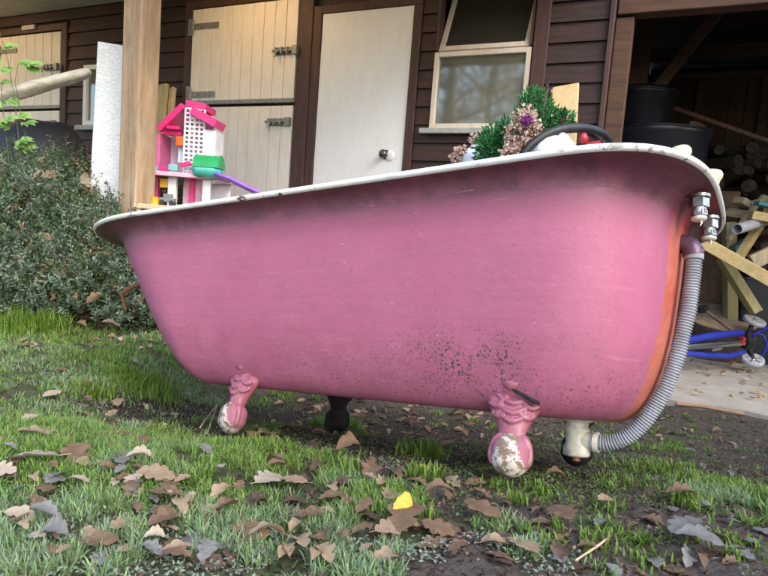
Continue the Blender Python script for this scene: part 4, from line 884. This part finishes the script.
# wood chips on the concrete
for k in range(95):
    q_=random.random()
    x=random.gauss(740,22) if q_<.7 else random.uniform(690,780); y=random.gauss(366,9) if q_<.7 else random.uniform(352,400)
    if y<344: y=360
    p=atz(x,y,.016)
    if p.y>5.2: continue
    sz=random.uniform(.012,.04); m=MB(); m.box((0,0,.003),(sz,sz*random.uniform(.25,.6),.005)); o=m.build('wood_chip',M[random.choice(['scrap','oldwood','chipboard'])]); o.location=p+Vector((0,0,random.uniform(0,.008))); o.rotation_euler=(random.uniform(-.25,.25),random.uniform(-.25,.25),random.uniform(0,6)); tag(o,'small wood chip scattered on the concrete near the scooter','wood chip','wood chips on the concrete')

# ------------------------------------------------------------------ grass, moss, litter
def inside_concrete(x,y): return (woff(x,y)<.36)&(((x-W0.x)*WD.x+(y-W0.y)*WD.y)>-.8)
def frost(x,y): return np.clip(fbm(x*5+3,y*5,77,3)*2.8-1.5+1.3*np.clip((.84-y)/.16,0,1)+.35*np.clip((-.35-x)/.4,0,1),0,1)
def under_tub(x,y):
    dx=x-T(.85,0,-.5).x; dy=y-T(.85,0,-.5).y; a2=Vector((TA.x,TA.y)).normalized(); u=dx*a2.x+dy*a2.y; v=-dx*a2.y+dy*a2.x
    return (np.abs(u)<.78)&(v>-.24)&(v<.9)
def scatter(n,y0,y1,pw=1.0):
    t=rng.random(n)**pw; y=y0+(y1-y0)*t; x=(rng.random(n)*2-1)*(.70*y+.12); return x,y
def blades(n,y0,y1,lmin,lmax,wd,seed,thr=.42,pw=1.0):
    x,y=scatter(n,y0,y1,pw)
    # clumping
    cl_=fbm(x*26,y*26,seed,2); g_=green(x,y)+1.7*(cl_-.5)+.7*(fbm(x*60,y*60,seed+3,2)-.5)
    keep=(g_>thr+.18*(rng.random(n)-.5))&~inside_concrete(x,y)&~((x<-.95)&(y>2.75))
    ut=under_tub(x,y); keep&=~(ut&(rng.random(n)<.90))
    x,y,g_=x[keep],y[keep],g_[keep]; n=len(x); z=ground(x,y)-.003
    hgt=rng.uniform(lmin,lmax,n)*(.65+.6*np.clip(g_,0,1))*(.6+.8*fbm(x*7,y*7,seed+9,2))
    ang=rng.uniform(0,2*np.pi,n); lean=rng.uniform(.15,1.1,n); d=np.stack([np.cos(ang),np.sin(ang),np.zeros(n)],1); s=np.stack([-np.sin(ang),np.cos(ang),np.zeros(n)],1)
    # blade sides turned at random for variety
    tw=rng.uniform(-.8,.8,n)[:,None]; s=unit(s+d*tw); wv=(wd*rng.uniform(.6,1.3,n))[:,None]
    P0=np.stack([x,y,z],1); up=np.array([0,0,1.])
    def pt(t,): return P0+up*(hgt*(t-.30*lean*t*t))[:,None]+d*(hgt*lean*.75*t*t)[:,None]
    rows=[]; 
    for t,wf in ((0,.8),(.4,1.),(.75,.7)): c_=pt(t); rows+= [c_-s*wv*wf*.5,c_+s*wv*wf*.5]
    rows.append(pt(1.)); V_=np.stack(rows,1)
    base=np.array([[.15,.31,.040],[.21,.38,.055],[.10,.21,.035],[.27,.37,.09],[.17,.28,.055]])[rng.integers(0,5,n)]*rng.uniform(.75,1.2,(n,1))
    dead_=rng.random(n)<.07; base[dead_]=np.array([.30,.24,.13])*rng.uniform(.7,1.1,(dead_.sum(),1))
    fr_=frost(x,y)*rng.uniform(.3,1,n); fc=np.array([.36,.44,.38]); col=base*(1-fr_[:,None]*.42)+fc*(fr_[:,None]*.42)
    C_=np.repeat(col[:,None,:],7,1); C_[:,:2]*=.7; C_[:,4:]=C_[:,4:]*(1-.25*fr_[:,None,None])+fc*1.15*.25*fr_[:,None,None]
    i=np.arange(n)[:,None]*7; q1=i+np.array([0,1,3,2]); q2=i+np.array([2,3,5,4]); q3=i+np.array([4,5,6,6])
    return V_.reshape(-1,3),np.concatenate([q1,q2]),i+np.array([4,5,6]),C_.reshape(-1,3)
Vs=[];Qs=[];Ts=[];Cs=[];nb=0
for args in ((190000,.5,1.3,.008,.027,.0021,5,.66,1.0),(200000,1.1,3.2,.011,.030,.0028,6,.56,1.0)):
    V_,Q_,T_,C_=blades(*args); Vs.append(V_);Qs.append(Q_+nb);Ts.append(T_+nb);Cs.append(C_);nb+=len(V_)
# taller tufts
tx,ty=[],[]
def gp(px_,py_):   # point of the lawn seen at a pixel
    d=FV+RV*((px_-384)/F)-UV*((py_-288)/F); t=.3
    while t<6:
        p=Vector((0,0,CZ))+d*t
        if p.z<=float(base_h(p.x,p.y)): return p
        t+=.004
    return Vector((0,0,CZ))+d*3
tufts=[(at(20,300,2.5),.10,420,.16),(at(45,300,2.5),.09,320,.15),(at(150,350,2.0),.10,420,.075),(at(130,365,1.95),.10,300,.06),(at(425,425,1.3),.05,220,.06),(at(345,480,1.0),.05,120,.045),(at(265,435,1.15),.05,200,.045),(at(690,500,.95),.035,150,.035),(at(720,440,1.2),.07,260,.04),(at(425,480,1.0),.03,100,.045),(at(660,425,1.4),.08,220,.05),(at(380,545,.85),.05,180,.035),(at(500,485,.98),.03,110,.022),(at(540,490,.97),.04,120,.02),(at(90,380,1.75),.08,240,.05)]
for k in range(46):
    tufts.append((gp(random.uniform(500,768),random.uniform(415,570)),random.uniform(.012,.045),random.randint(14,60),random.uniform(.015,.032)))
for k in range(16): tufts.append((gp(random.uniform(250,520),random.uniform(395,440)),.03,40,.03))
for a_ in (318,330,342,352,336,325): tufts.append((gp(a_,random.uniform(424,431)),.03,90,.062))
for c_,r_,n_,h_ in tufts:
    x=rng.normal(c_.x,r_*.5,n_); y=rng.normal(c_.y,r_*.5,n_); z=ground(x,y)-.002; hg=rng.uniform(.5,1,n_)*h_; ang=rng.uniform(0,6.28,n_); ln=rng.uniform(.2,1.2,n_)
    d=np.stack([np.cos(ang),np.sin(ang),0*ang],1); s=np.stack([-np.sin(ang),np.cos(ang),0*ang],1); P0=np.stack([x,y,z],1)
    f=lambda t:P0+np.array([0,0,1.])*(hg*(t-.3*ln*t*t))[:,None]+d*(hg*ln*.7*t*t)[:,None]
    rows=[]; wv=.0032
    for t,wf in ((0,.8),(.4,1.),(.75,.7)): rows+=[f(t)-s*wv*wf*.5,f(t)+s*wv*wf*.5]
    rows.append(f(1.)); V_=np.stack(rows,1).reshape(-1,3); col=np.array([.16,.27,.035])*rng.uniform(.7,1.25,(n_,1))*np.array([1,1,1]); C_=np.repeat(col,7,0); i=np.arange(n_)[:,None]*7
    Vs.append(V_);Qs.append(np.concatenate([i+np.array([0,1,3,2]),i+np.array([2,3,5,4])])+nb);Ts.append(i+np.array([4,5,6])+nb);Cs.append(C_);nb+=len(V_)
V_=np.concatenate(Vs);C_=np.concatenate(Cs);T3=np.concatenate(Ts);Q4=np.concatenate(Qs)
T_all=np.concatenate([T3,Q4[:,[0,1,2]],Q4[:,[0,2,3]]])
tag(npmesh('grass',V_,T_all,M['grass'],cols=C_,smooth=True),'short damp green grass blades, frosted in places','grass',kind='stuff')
# moss and small weed leaves
x,y=scatter(100000,.5,3.2,1.2); k_=(.35+1.3*(fbm(x*14,y*14,91,3)-.5)>.30)&~inside_concrete(x,y)&(fbm(x*6,y*6,55,3)>.44)&~((x<-.95)&(y>2.75)); x,y=x[k_],y[k_]; n=len(x)
cen=np.stack([x,y,ground(x,y)+rng.uniform(.001,.012,n)],1); d=unit(np.stack([rng.normal(size=n),rng.normal(size=n),rng.uniform(-.1,.8,n)],1)); up=unit(rng.normal(size=(n,3))*.5+np.array([0,0,1.]))
fr_=frost(x,y)[:,None]; base=np.array([[.09,.14,.03],[.15,.20,.05],[.06,.10,.025]])[rng.integers(0,3,n)]*rng.uniform(.7,1.3,(n,1)); col=base*(1-.6*fr_)+np.array([.36,.43,.38])*.6*fr_
V_,F_,C_=leafquads(cen,d,up,rng.uniform(.003,.008,n),rng.uniform(.002,.005,n),col,.1); tag(npmesh('moss',V_,F_,M['foliage'],cols=C_),'tiny moss and weed leaves between the grass','moss',kind='stuff')
# crumbs of soil and leaf fragments
x,y=scatter(42000,.5,3.0,1.1); k_=~inside_concrete(x,y); x,y=x[k_],y[k_]; n=len(x)
cen=np.stack([x,y,ground(x,y)+rng.uniform(0,.004,n)],1); d=unit(np.stack([rng.normal(size=n),rng.normal(size=n),rng.uniform(-.3,.5,n)],1)); up=unit(rng.normal(size=(n,3))*.6+np.array([0,0,1.]))
base=np.array([[.06,.04,.028],[.12,.08,.055],[.20,.13,.09],[.05,.035,.025],[.30,.23,.17]])[rng.choice(5,n,p=[.35,.25,.15,.2,.05])]*rng.uniform(.7,1.2,(n,1))
V_,F_,C_=leafquads(cen,d,up,rng.uniform(.003,.014,n),rng.uniform(.002,.007,n),base,.12); tag(npmesh('leaf_litter',V_,F_,M['foliage'],cols=C_),'crumbled soil and rotted leaf fragments','litter',kind='stuff')
# ---- oak leaves
def oak_leaf(seed,L=.075,curl=.4):
    r=random.Random(seed); lob=r.choice([2.5,3,3.5,4]); m=MB(); N=44; lft=[];rgt=[];mid=[]; wid=r.uniform(.24,.34); p1,p2=r.uniform(0,.25),r.uniform(0,.25); bend=r.uniform(-.12,.12); roll=r.uniform(-1,1); deep=r.uniform(.3,.5)
    for i in range(N):
        t=i/(N-1); env=wid*(math.sin(math.pi*t**.85))**.75 if 0<t<1 else 0
        wl=max(.008,env*((1-deep)+deep*2*abs(math.sin(math.pi*(lob*t+p1)))**.7*.7)); wr=max(.008,env*((1-deep)+deep*2*abs(math.sin(math.pi*(lob*t+p2)))**.7*.7))
        zc=curl*.30*math.sin(t*math.pi)-.10*t*curl; sc_=curl*(.45+.35*math.sin(seed+t*3)); yb=bend*math.sin(t*math.pi)
        mid.append((t-.5,yb,zc))
        f=lambda w_,sg,s_: ((t-.5)+.06*s_*w_/wid,yb+sg*w_*s_*(1-.25*curl*s_),zc+sc_*w_*s_*s_*(1.2+sg*roll*.7)+.008*math.sin(t*19+sg)*s_)
        lft.append([f(wl,1,.5),f(wl,1,1)]); rgt.append([f(wr,-1,.5),f(wr,-1,1)])
    vs=[];fs=[]
    for i in range(N): vs+=[lft[i][1],lft[i][0],mid[i],rgt[i][0],rgt[i][1]]
    for i in range(N-1):
        for k in range(4): fs.append((i*5+k,i*5+k+1,(i+1)*5+k+1,(i+1)*5+k))
    m.add([(a_*L,b_*L,c_*L) for a_,b_,c_ in vs],fs,True)
    m.tube([(-.68*L,.01*L,.01*L),(-.5*L,0,mid[0][2]*L),(0,mid[22][1]*L,mid[22][2]*L+.0004),(.40*L,mid[40][1]*L,mid[40][2]*L+.0004)],[.0008,.0009,.0006,.0003],5)
    return m
LM={}
for kname,mt in DL.items():
    for v in range(7):
        m=oak_leaf(v*7+len(kname)*31,.075,[.08,.25,.42,.16,.60,.12,.34][v]); me=bpy.data.meshes.new('fallen_leaf'); me.from_pydata(m.v,[],m.f); me.polygons.foreach_set('use_smooth',m.sm); me.materials.append(mt); LM[kname,v]=me
def put_leaf(x,y,kind,v,size,label,group=None,rz=None,tilt=.35,lift=.006,zz=None,name='fallen_leaf'):
    o=bpy.data.objects.new(name,LM[kind,v]); COL.objects.link(o); z=float(ground(x,y)) if zz is None else zz
    o.location=(x,y,z+lift); o.rotation_euler=(random.uniform(-tilt,tilt),random.uniform(-tilt,tilt),random.uniform(0,6.28) if rz is None else rz); o.scale=(size,)*3; return tag(o,label,'leaf',group)
KEY=[(33,442,'tan',1,1.0,'large tan oak leaf lying near the left edge, above a pale one'),(28,470,'pale',3,1.3,'large pale curled oak leaf at the left edge below the tan one'),
 (75,462,'brown',1,1.0,'reddish brown leaf propped beside the pale leaf'),(118,410,'tan',3,.8,'tan oak leaf standing in the grass left of the left claw foot'),(52,402,'pale',0,.8,'pale frosted leaf in the grass at far left'),
 (155,487,'tan',0,.9,'flat tan oak leaf left of centre'),(117,472,'grey',1,.9,'frosted grey curled leaf between two tan ones'),(166,543,'brown',2,.8,'brown leaf curled upright near the bottom left'),(183,526,'tan',4,.7,'small tan leaf standing beside the curled brown one'),
 (268,490,'pale',3,.9,'pale leaf with frosted edge in the middle of the lawn'),(293,491,'tan',0,.7,'tan leaf touching the pale leaf in the lawn middle'),(350,462,'brown',4,1.1,'big upright brown leaf in front of the bath'),(372,481,'brown',2,.9,'dark brown folded leaf in front of the bath, right of the upright one'),
 (404,530,'brown',1,1.25,'large brown folded leaf beside the yellow leaf'),(390,537,'tan',0,.8,'light tan leaf under the yellow leaf'),(482,520,'brown',3,1.0,'thin brown leaf right of the yellow leaf'),(438,503,'brown',4,.7,'small dark leaf in mud right of centre'),
 (604,512,'tan',3,.5,'small pale leaf on the mud right of the claw foot'),(684,541,'grey',3,.85,'long grey withered leaf on bare mud at lower right'),(697,557,'grey',1,.9,'second long grey withered leaf below the first at lower right'),(680,508,'brown',2,.8,'rust brown leaf among weeds at right'),
 (447,452,'tan',0,.75,'tan leaf lying in the shade under the bath'),(230,393,'pale',0,.4,'tiny pale leaf beside the left claw foot'),(45,268,'tan',1,.9,'tan leaf resting low on the shrub edge'),(108,302,'pale',2,.9,'pale leaf standing at the shrub foot'),(120,318,'brown',1,1.0,'brown leaf at the shrub foot near the bath'),
 (560,525,'brown',0,.9,'brown leaf pressed in mud at bottom right of centre'),(520,560,'tan',0,.8,'tan leaf near the bottom edge right of centre'),(300,555,'tan',2,.6,'small tan leaf at the bottom edge in thick grass')]
for px_,py_,k_,v,s_,lab in KEY:
    p=gp(px_,py_); put_leaf(p.x,p.y,k_,v,s_*.9,lab,None,tilt=.25,lift=.02)
p=gp(398,524); m=MB(); NN=15; vs=[];fs=[]
for i in range(NN):
    t=i/(NN-1); w_=.0165*(math.sin(math.pi*(.10+.86*t)))**.7*(1-.25*t)*(1+.05*math.sin(i*2.1)); 
    for j in range(-3,4): a_=j/3*.9; vs.append((w_*math.sin(a_)*1.25+.004*t*t,-.006*math.cos(a_)*(1+t)+.010*t*t+.0008*math.sin(i*1.7+j),.036*t))
for i in range(NN-1):
    for j in range(6): fs.append((i*7+j,i*7+j+1,(i+1)*7+j+1,(i+1)*7+j))
m.add(vs,fs,True); o=m.build('fallen_leaf',DL['yellow']); o.location=(p.x,p.y,float(ground(p.x,p.y))+.010); o.rotation_euler=(R(-8),R(14),R(15)); tag(o,'bright yellow leaf standing up among the brown leaves','leaf')
p=gp(423,473); put_leaf(p.x,p.y,'yellow',0,.3,'tiny yellow leaf fragment on the mud behind the big yellow leaf',tilt=.3,lift=.014)
names={'tan':'tan dry oak leaf lying on the lawn','brown':'brown oak leaf lying on the lawn','pale':'pale bleached oak leaf lying on the lawn','grey':'grey frosted oak leaf lying on the lawn','dark':'wet dark rotting leaf pressed into the lawn'}
zones=[(150,0,240,340,576,['tan','brown','pale','grey','dark','brown','brown'],.68),(110,230,500,410,576,['tan','brown','dark','dark','brown'],.75),(110,500,768,430,576,['brown','dark','dark','grey'],.6),(90,10,165,322,350,['tan','brown','brown','pale'],.8),(230,240,600,395,440,['dark','dark','brown','tan'],.75),(50,600,768,410,450,['brown','dark','tan'],.7)]
cand=[]
for n_,x0,x1,y0,y1,ks,s0 in zones:
    for k in range(n_):
        p=gp(random.uniform(x0,x1),random.uniform(y0,y1))
        if p.y<3.2 and not inside_concrete(p.x,p.y): cand.append((p.y/(q:=s0*random.uniform(.38,.9)),p.x,p.y,random.choice(ks),q))
cand.sort(); massV=[];
for j,(_,x_,y_,kd,q) in enumerate(cand):
    if j<235:
        rx=x_/y_; rw='at the far left' if rx<-.42 else 'left of the middle' if rx<-.16 else 'near the middle' if rx<.12 else 'right of the middle' if rx<.38 else 'at the far right'
        rd='in the near foreground' if y_<.72 else 'in front of the bath' if y_<1.15 else 'level with the bath feet' if y_<1.75 else 'back near the shrub'
        sz='small' if q<.36 else 'middling' if q<.5 else 'large'
        put_leaf(x_,y_,kd,random.randrange(7),q,sz+' '+{'tan':'tan','brown':'brown','pale':'bleached','grey':'grey','dark':'wet dark'}[kd]+' dead leaf '+rd+' '+rw,kd+' fallen leaves on the lawn',tilt=.28,lift=(random.uniform(.002,.010)+(.011 if float(green(np.float64(x_),np.float64(y_)))>.5 else 0))*(.4 if kd=='dark' else 1))
    else:
        me_=LM[kd,random.randrange(7)]; e_=Matrix.Translation((x_,y_,float(ground(x_,y_))+random.uniform(.004,.012)))@__import__('mathutils').Euler((random.uniform(-.35,.35),random.uniform(-.35,.35),random.uniform(0,6.28))).to_matrix().to_4x4()@Matrix.Scale(q,4); massV.append((kd,me_,e_))
MM=MB(); ml=list(DL); 
for kd,me_,e_ in massV: MM.cur=ml.index(kd); MM.add([e_@v.co for v in me_.vertices],[tuple(p_.vertices) for p_ in me_.polygons],True)
tag(MM.build('distant_leaf_litter',[DL[k_] for k_ in ml]),'carpet of small dead leaves behind and under the bath','leaves',kind='stuff')
# sticks
p=gp(676,406);q_=gp(745,417); m=MB(); m.tube([p+Vector((0,0,.012)),p.lerp(q_,.45)+Vector((0,.02,.014)),q_+Vector((0,0,.012))],[.009,.008,.006],8); tag(m.build('stick',simple('tan_stick',(.40,.22,.12),.8)),'tan stick lying along the edge of the concrete','stick')
p=gp(200,432);q_=gp(217,412); m=MB(); m.tube([p+Vector((0,0,.012)),q_+Vector((0,0,.03))],[.0022,.0014],6); p2=gp(207,437); m.tube([p2+Vector((0,0,.008)),q_+Vector((0,0,.028))],[.002,.0012],6); tag(m.build('dry_twig',M['oldwood']),'forked straw coloured twig by the left claw foot','twig')
p=gp(575,565);q_=gp(610,540); m=MB(); m.tube([p+Vector((0,0,.006)),p.lerp(q_,.5)+Vector((.006,0,.01)),q_+Vector((0,0,.006))],[.0014,.0018,.001],6); tag(m.build('dry_twig',M['oldwood']),'thin pale twig on the mud near the bottom edge','twig')
p=gp(706,534);q_=gp(742,560); m=MB(); m.tube([p+Vector((0,0,.006)),p.lerp(q_,.5)+Vector((.01,0,.012)),q_+Vector((0,0,.006))],[.0018,.0018,.001],6); tag(m.build('dry_twig',M['stem']),'curved brown twig at the lower right corner','twig')
p=at(121,292,2.0); q_=at(141,282,1.95); m=MB(); a=[p+Vector((-.0,0,-.10)),at(126,310,2.0),at(122,293,2.0),at(130,288,1.98),at(142,283,1.96)]; m.tube(a[1:],[.004,.008,.009,.007],8); tag(m.build('broken_branch',simple('rust_branch',(.25,.10,.05),.8)),'short rust brown branch stub between the shrub and the bath','branch')

# ------------------------------------------------------------------ shrubs
def shrub(c,rx,ry,h,nsprig,label,seed,frosty=.25):
    r_=np.random.default_rng(seed); root=empty('shrub',(c[0],c[1],float(base_h(c[0],c[1]))-.01),None,label,'shrub','low evergreen shrubs at the left edge of the lawn')
    # sprig roots over a lumpy dome
    a=r_.uniform(0,2*np.pi,nsprig); rad=np.sqrt(r_.random(nsprig)); X_=rad*np.cos(a)*rx; Y_=rad*np.sin(a)*ry
    lump=.62+.75*fbm(X_*3.3+seed,Y_*3.3,seed,3)
    Zt=h*np.sqrt(np.clip(1-rad**2.6,0,1))*lump
    dep=r_.uniform(.55,1.0,nsprig)**.6; P0=np.stack([X_,Y_,np.maximum(.02,Zt*dep-.02)],1)
    nrm=unit(np.stack([X_/rx**2,Y_/ry**2,np.full(nsprig,.9/h)],1)+r_.normal(size=(nsprig,3))*.75+np.array([0,0,.25])); Ls=r_.uniform(.07,.20,nsprig)
    nl=22; t=np.linspace(.05,1,nl); bend=r_.normal(size=(nsprig,3))*.35
    cen=P0[:,None]+nrm[:,None]*(Ls[:,None]*t)[:,:,None]+bend[:,None]*(Ls[:,None]*t**2*.4)[:,:,None]
    side=unit(np.cross(nrm,r_.normal(size=(nsprig,3)))); b2=np.cross(nrm,side)
    ph=np.arange(nl)*2.4; dirs=side[:,None]*np.cos(ph)[None,:,None]+b2[:,None]*np.sin(ph)[None,:,None]+nrm[:,None]*.8
    cen=cen.reshape(-1,3); dirs=unit(dirs.reshape(-1,3)+r_.normal(size=(nsprig*nl,3))*.2); n=len(cen)
    tone=np.array([[.05,.095,.045],[.08,.135,.065],[.13,.185,.11],[.06,.11,.04],[.18,.23,.15]]); pick=r_.choice(5,nsprig,p=[.25,.28,.22,.17,.08]); col=np.repeat(tone[pick]*r_.uniform(.75,1.3,(nsprig,1)),nl,0)*r_.uniform(.8,1.25,(n,1))
    fz=np.repeat(r_.random(nsprig)<frosty,nl); col[fz]=col[fz]*.55+np.array([.24,.29,.25])*.5
    dr_=r_.random(nsprig)<.04; dz=np.repeat(dr_,nl); col[dz]=np.array([.30,.19,.10])*r_.uniform(.6,1.1,(dz.sum(),1))
    V_,F_,C_=leafquads(cen,dirs,unit(r_.normal(size=(n,3))+np.array([0,0,1.])),r_.uniform(.014,.027,n),r_.uniform(.006,.012,n),col,.08)
    npmesh('foliage',V_,F_,M['foliage'],root,C_)
    m=MB()
    for k in range(0,nsprig,9):
        p=P0[k]; e_=p+nrm[k]*Ls[k]; b0=np.array([p[0]*.25,p[1]*.25,.0]); m.tube([b0,b0*.4+p*.6+np.array([0,0,.03]),p,e_],[.006,.004,.002,.001],5,caps=False)
    m.build('stem',M['stem'],root); return root
shrub((-1.33,3.12),.55,.42,.50,3200,'low dense grey green shrub right beside the left end of the bath',3,.3)
shrub((-1.98,3.12),.62,.50,.74,3600,'taller grey green shrub at the left edge under the rail',5,.2)
shrub((-1.62,2.85),.70,.27,.34,2600,'lowest spreading shrub at the front, with leaf litter at its foot',9,.4)
shrub((-1.75,3.60),.85,.40,.80,2400,'shrub behind the others in front of the black grill cover',12,.2)
def shrub_leaf(px_,py_,Y,k_,v,s_,lab):
    p=at(px_,py_,Y); o=put_leaf(p.x,p.y,k_,v,s_,lab,None,tilt=1.0,lift=0,zz=p.z)
for a in ((38,175,2.9,'tan',1,1.1,'tan leaf caught high in the shrub below the grill cover'),(49,176,2.9,'brown',2,1.0,'brown leaf caught beside the tan one high in the shrub'),(45,191,2.85,'tan',0,.9,'tan leaf caught in the middle of the taller shrub'),(19,190,2.8,'brown',3,1.1,'reddish leaf caught in the shrub near the left edge'),(88,180,3.05,'pale',1,1.2,'pale leaf caught on the shrub top by the white post'),(87,193,2.95,'tan',4,1.0,'tan leaf caught in the shrub below the white post'),(48,236,2.72,'brown',3,.9,'brown leaf caught low in the front shrub'),(64,271,2.62,'tan',2,1.0,'tan leaf at the foot of the front shrub'),(10,280,2.6,'pale',0,1.2,'pale leaf at the foot of the shrub at the left edge'),(42,281,2.6,'pale',3,1.1,'pale leaf beside the tall grass tuft'),(95,298,2.56,'tan',1,1.1,'tan leaf among litter where shrub meets lawn'),(78,325,2.5,'brown',2,1.1,'brown leaf on the litter strip left of the bath'),(110,323,2.5,'pale',4,.9,'pale leaf on the litter strip close to the bath')): shrub_leaf(*a)
# climbing plant at left
c=at(22,160,2.95); e_=empty('climbing_plant',(c.x,c.y,float(base_h(c.x,c.y))),None,'thin stemmed plant with a few bright green leaves at the left edge','plant'); b_=Vector(e_.location)
m=MB(); stems=[[(22,230),(20,150),(14,95),(8,60),(-4,20)],[(30,230),(28,150),(22,120),(15,82),(18,64)],[(12,230),(10,170),(4,120),(1,85)]]
for s_ in stems:
    P=[at(x,y,2.95)-b_ for x,y in s_]; P=[Vector((P[0].x,P[0].y,0))]+P; m.tube(P,[.003,.0024,.002,.0017,.0015,.0012][:len(P)],6)
m.build('stem',simple('green_brown_stem',(.07,.075,.04),.7),e_)
lv=[(20,62,1),(28,67,1),(12,70,-1),(4,47,1),(1,60,-1),(18,115,1),(26,122,1),(10,128,-1),(20,140,1),(15,146,1),(3,108,-1),(8,100,1),(24,150,1),(0,82,1),(30,64,1),(6,118,1)]
cen=np.array([list(at(x,y,2.95)-b_) for x,y,_ in lv]); n=len(lv); d=unit(np.stack([np.array([s for *_,s in lv])*1.,rng.normal(size=n)*.4,rng.normal(size=n)*.25],1)); up=unit(np.stack([rng.normal(size=n)*.3,np.full(n,-.6),np.full(n,.8)],1))
allV=[];allF=[];allC=[];nb=0
for k in range(5):
    pass
for k in range(n):
    cs=[cen[k]+d[k]*.0]*5; ds=[]; 
    for aa in (-1.1,-.5,0,.5,1.1): sdv=np.cross(d[k],up[k]); ds.append(d[k]*math.cos(aa)+sdv/np.linalg.norm(sdv)*math.sin(aa))
    V_,F_,C_=leafquads(np.array(cs),unit(np.array(ds)),np.repeat(up[k:k+1],5,0),np.array([.044,.062,.075,.062,.044]),np.array([.025,.033,.038,.033,.025]),np.repeat(np.array([[.20,.36,.09]])*rng.uniform(.7,1.2),5,0),.12); npmesh('leaf',V_,F_,M['foliage'],e_,C_)

# trees added unseen on the right, only to keep sun off the lawn
def hedge(c,rx,ry,h,label,seed,n=16000):  # builds one added, unseen shade tree
    r_=np.random.default_rng(seed); root=empty('added_shade_tree',(c[0],c[1],float(base_h(c[0],c[1]))-.02),None,label,'tree','added unseen trees shading the lawn'); m=MB(); m.tube([(0,0,0),(.03,0,h*.5),(0,.02,h*.9)],[.12,.09,.02],10)
    for k in range(24):
        z=h*(.08+.8*k/24); a_=k*2.4; m.tube([(0,0,z),(math.cos(a_)*rx*.4,math.sin(a_)*ry*.4,z+.1),(math.cos(a_)*rx*.8*(1-.5*z/h),math.sin(a_)*ry*.8*(1-.5*z/h),z+.15)],[.03,.02,.006],6,caps=False)
    m.build('trunk',M['bark'],root)
    th=r_.uniform(0,6.28,n); z=r_.uniform(.02,1,n); rr_=np.sqrt(np.clip(1-z**2.5,0,1))*r_.uniform(.55,1,n)**.5*(.8+.35*fbm(th*1.5+seed,z*5,seed,2)); cen=np.stack([rx*rr_*np.cos(th),ry*rr_*np.sin(th),z*h],1)
    V_,F_,C_=leafquads(cen,unit(r_.normal(size=(n,3))),unit(r_.normal(size=(n,3))),r_.uniform(.07,.15,n),r_.uniform(.04,.09,n),np.array([[.04,.075,.025]])*r_.uniform(.6,1.4,(n,1)),.1); npmesh('crown',V_,F_,M['foliage'],root,C_)
SD=np.array([math.sin(R(100)),math.cos(R(100))]); SP=np.array([-SD[1],SD[0]])
for i,(d_,p_,rx,h_,lab) in enumerate(((5.2,-.9,1.6,5.2,'broad added shade tree nearest the bath, unseen off to the right'),(5.6,-3.0,2.0,5.6,'middle added shade tree, unseen off to the right'),(3.8,1.65,.9,.85,'clipped low added shade tree by the concrete, unseen off to the right'),(5.0,2.9,.9,.6,'low added shade tree beside the yard, unseen off to the right'))):
    q_=SD*d_+SP*p_; hedge((q_[0],q_[1]),rx,rx,h_,lab,70+i)
# ------------------------------------------------------------------ trees around the lawn (seen in the window panes, and behind the viewer)
def tree(x,y,h,cr,label,seed,ft=(.20,.21,.08),nl=5200):
    r_=np.random.default_rng(seed); z0=float(base_h(x,y)); root=empty('oak_tree',(x,y,z0-.05),None,label,'tree','trees around the lawn'); m=MB(); rr=random.Random(seed)
    m.tube([(0,0,0),(.05,.02,h*.25),(-.03,.05,h*.5),(.04,0,h*.8)],[.20,.16,.12,.05],12); tips=[]
    for k in range(16):
        a=rr.uniform(0,6.28); z=h*rr.uniform(.28,.75); L=cr*rr.uniform(.6,1.1); p0=Vector((0,0,z)); p1=p0+Vector((math.cos(a)*L*.5,math.sin(a)*L*.5,L*.28)); p2=p0+Vector((math.cos(a+.3)*L,math.sin(a+.3)*L,L*.6)); m.tube([p0,p1,p2],[.06,.035,.01],6,caps=False); tips+=[p1,p2]
        for q in range(3):
            b=a+rr.uniform(-1,1); p3=p1+Vector((math.cos(b)*L*.45,math.sin(b)*L*.45,L*rr.uniform(.0,.4))); m.tube([p1,p3],[.02,.006],5,caps=False); tips.append(p3)
    m.build('trunk',M['bark'],root)
    tp=np.array([list(p) for p in tips]); n=nl; pick=r_.integers(0,len(tp),n); cen=tp[pick]+r_.normal(size=(n,3))*cr*.17; d=unit(r_.normal(size=(n,3)))
    col=np.array(ft)*np.array([[1,1,1]])*r_.uniform(.5,1.5,(n,1)); br_=r_.random(n)<.4; col[br_]=np.array([.40,.27,.12])*r_.uniform(.6,1.2,(br_.sum(),1))
    V_,F_,C_=leafquads(cen,d,unit(r_.normal(size=(n,3))),r_.uniform(.07,.15,n),r_.uniform(.05,.10,n),col,.1); npmesh('crown',V_,F_,M['foliage'],root,C_)
for i,(x,y,h,cr,lab) in enumerate(((-7.5,-3.5,7,2.4,'autumn oak behind the viewer at the left'),(-5.0,-6.5,8,2.6,'tall half bare oak behind the viewer'),(-9.5,-7,8,2.8,'far oak behind the viewer'),(-2.0,-8.5,8,2.6,'oak straight behind the viewer'),(-10.5,-1.0,7,2.5,'oak at the far left of the lawn'),(3.0,-8.5,8,2.6,'oak behind the viewer at the right'))): tree(x,y,h,cr,lab,40+i,nl=5200)
shr=shrub((-6.5,-3.0),2.2,.8,1.7,1500,'tall hedge shrub behind the viewer',60,.1); shr['group']='hedge behind the viewer'; shr['label']='rough hedge behind the viewer'
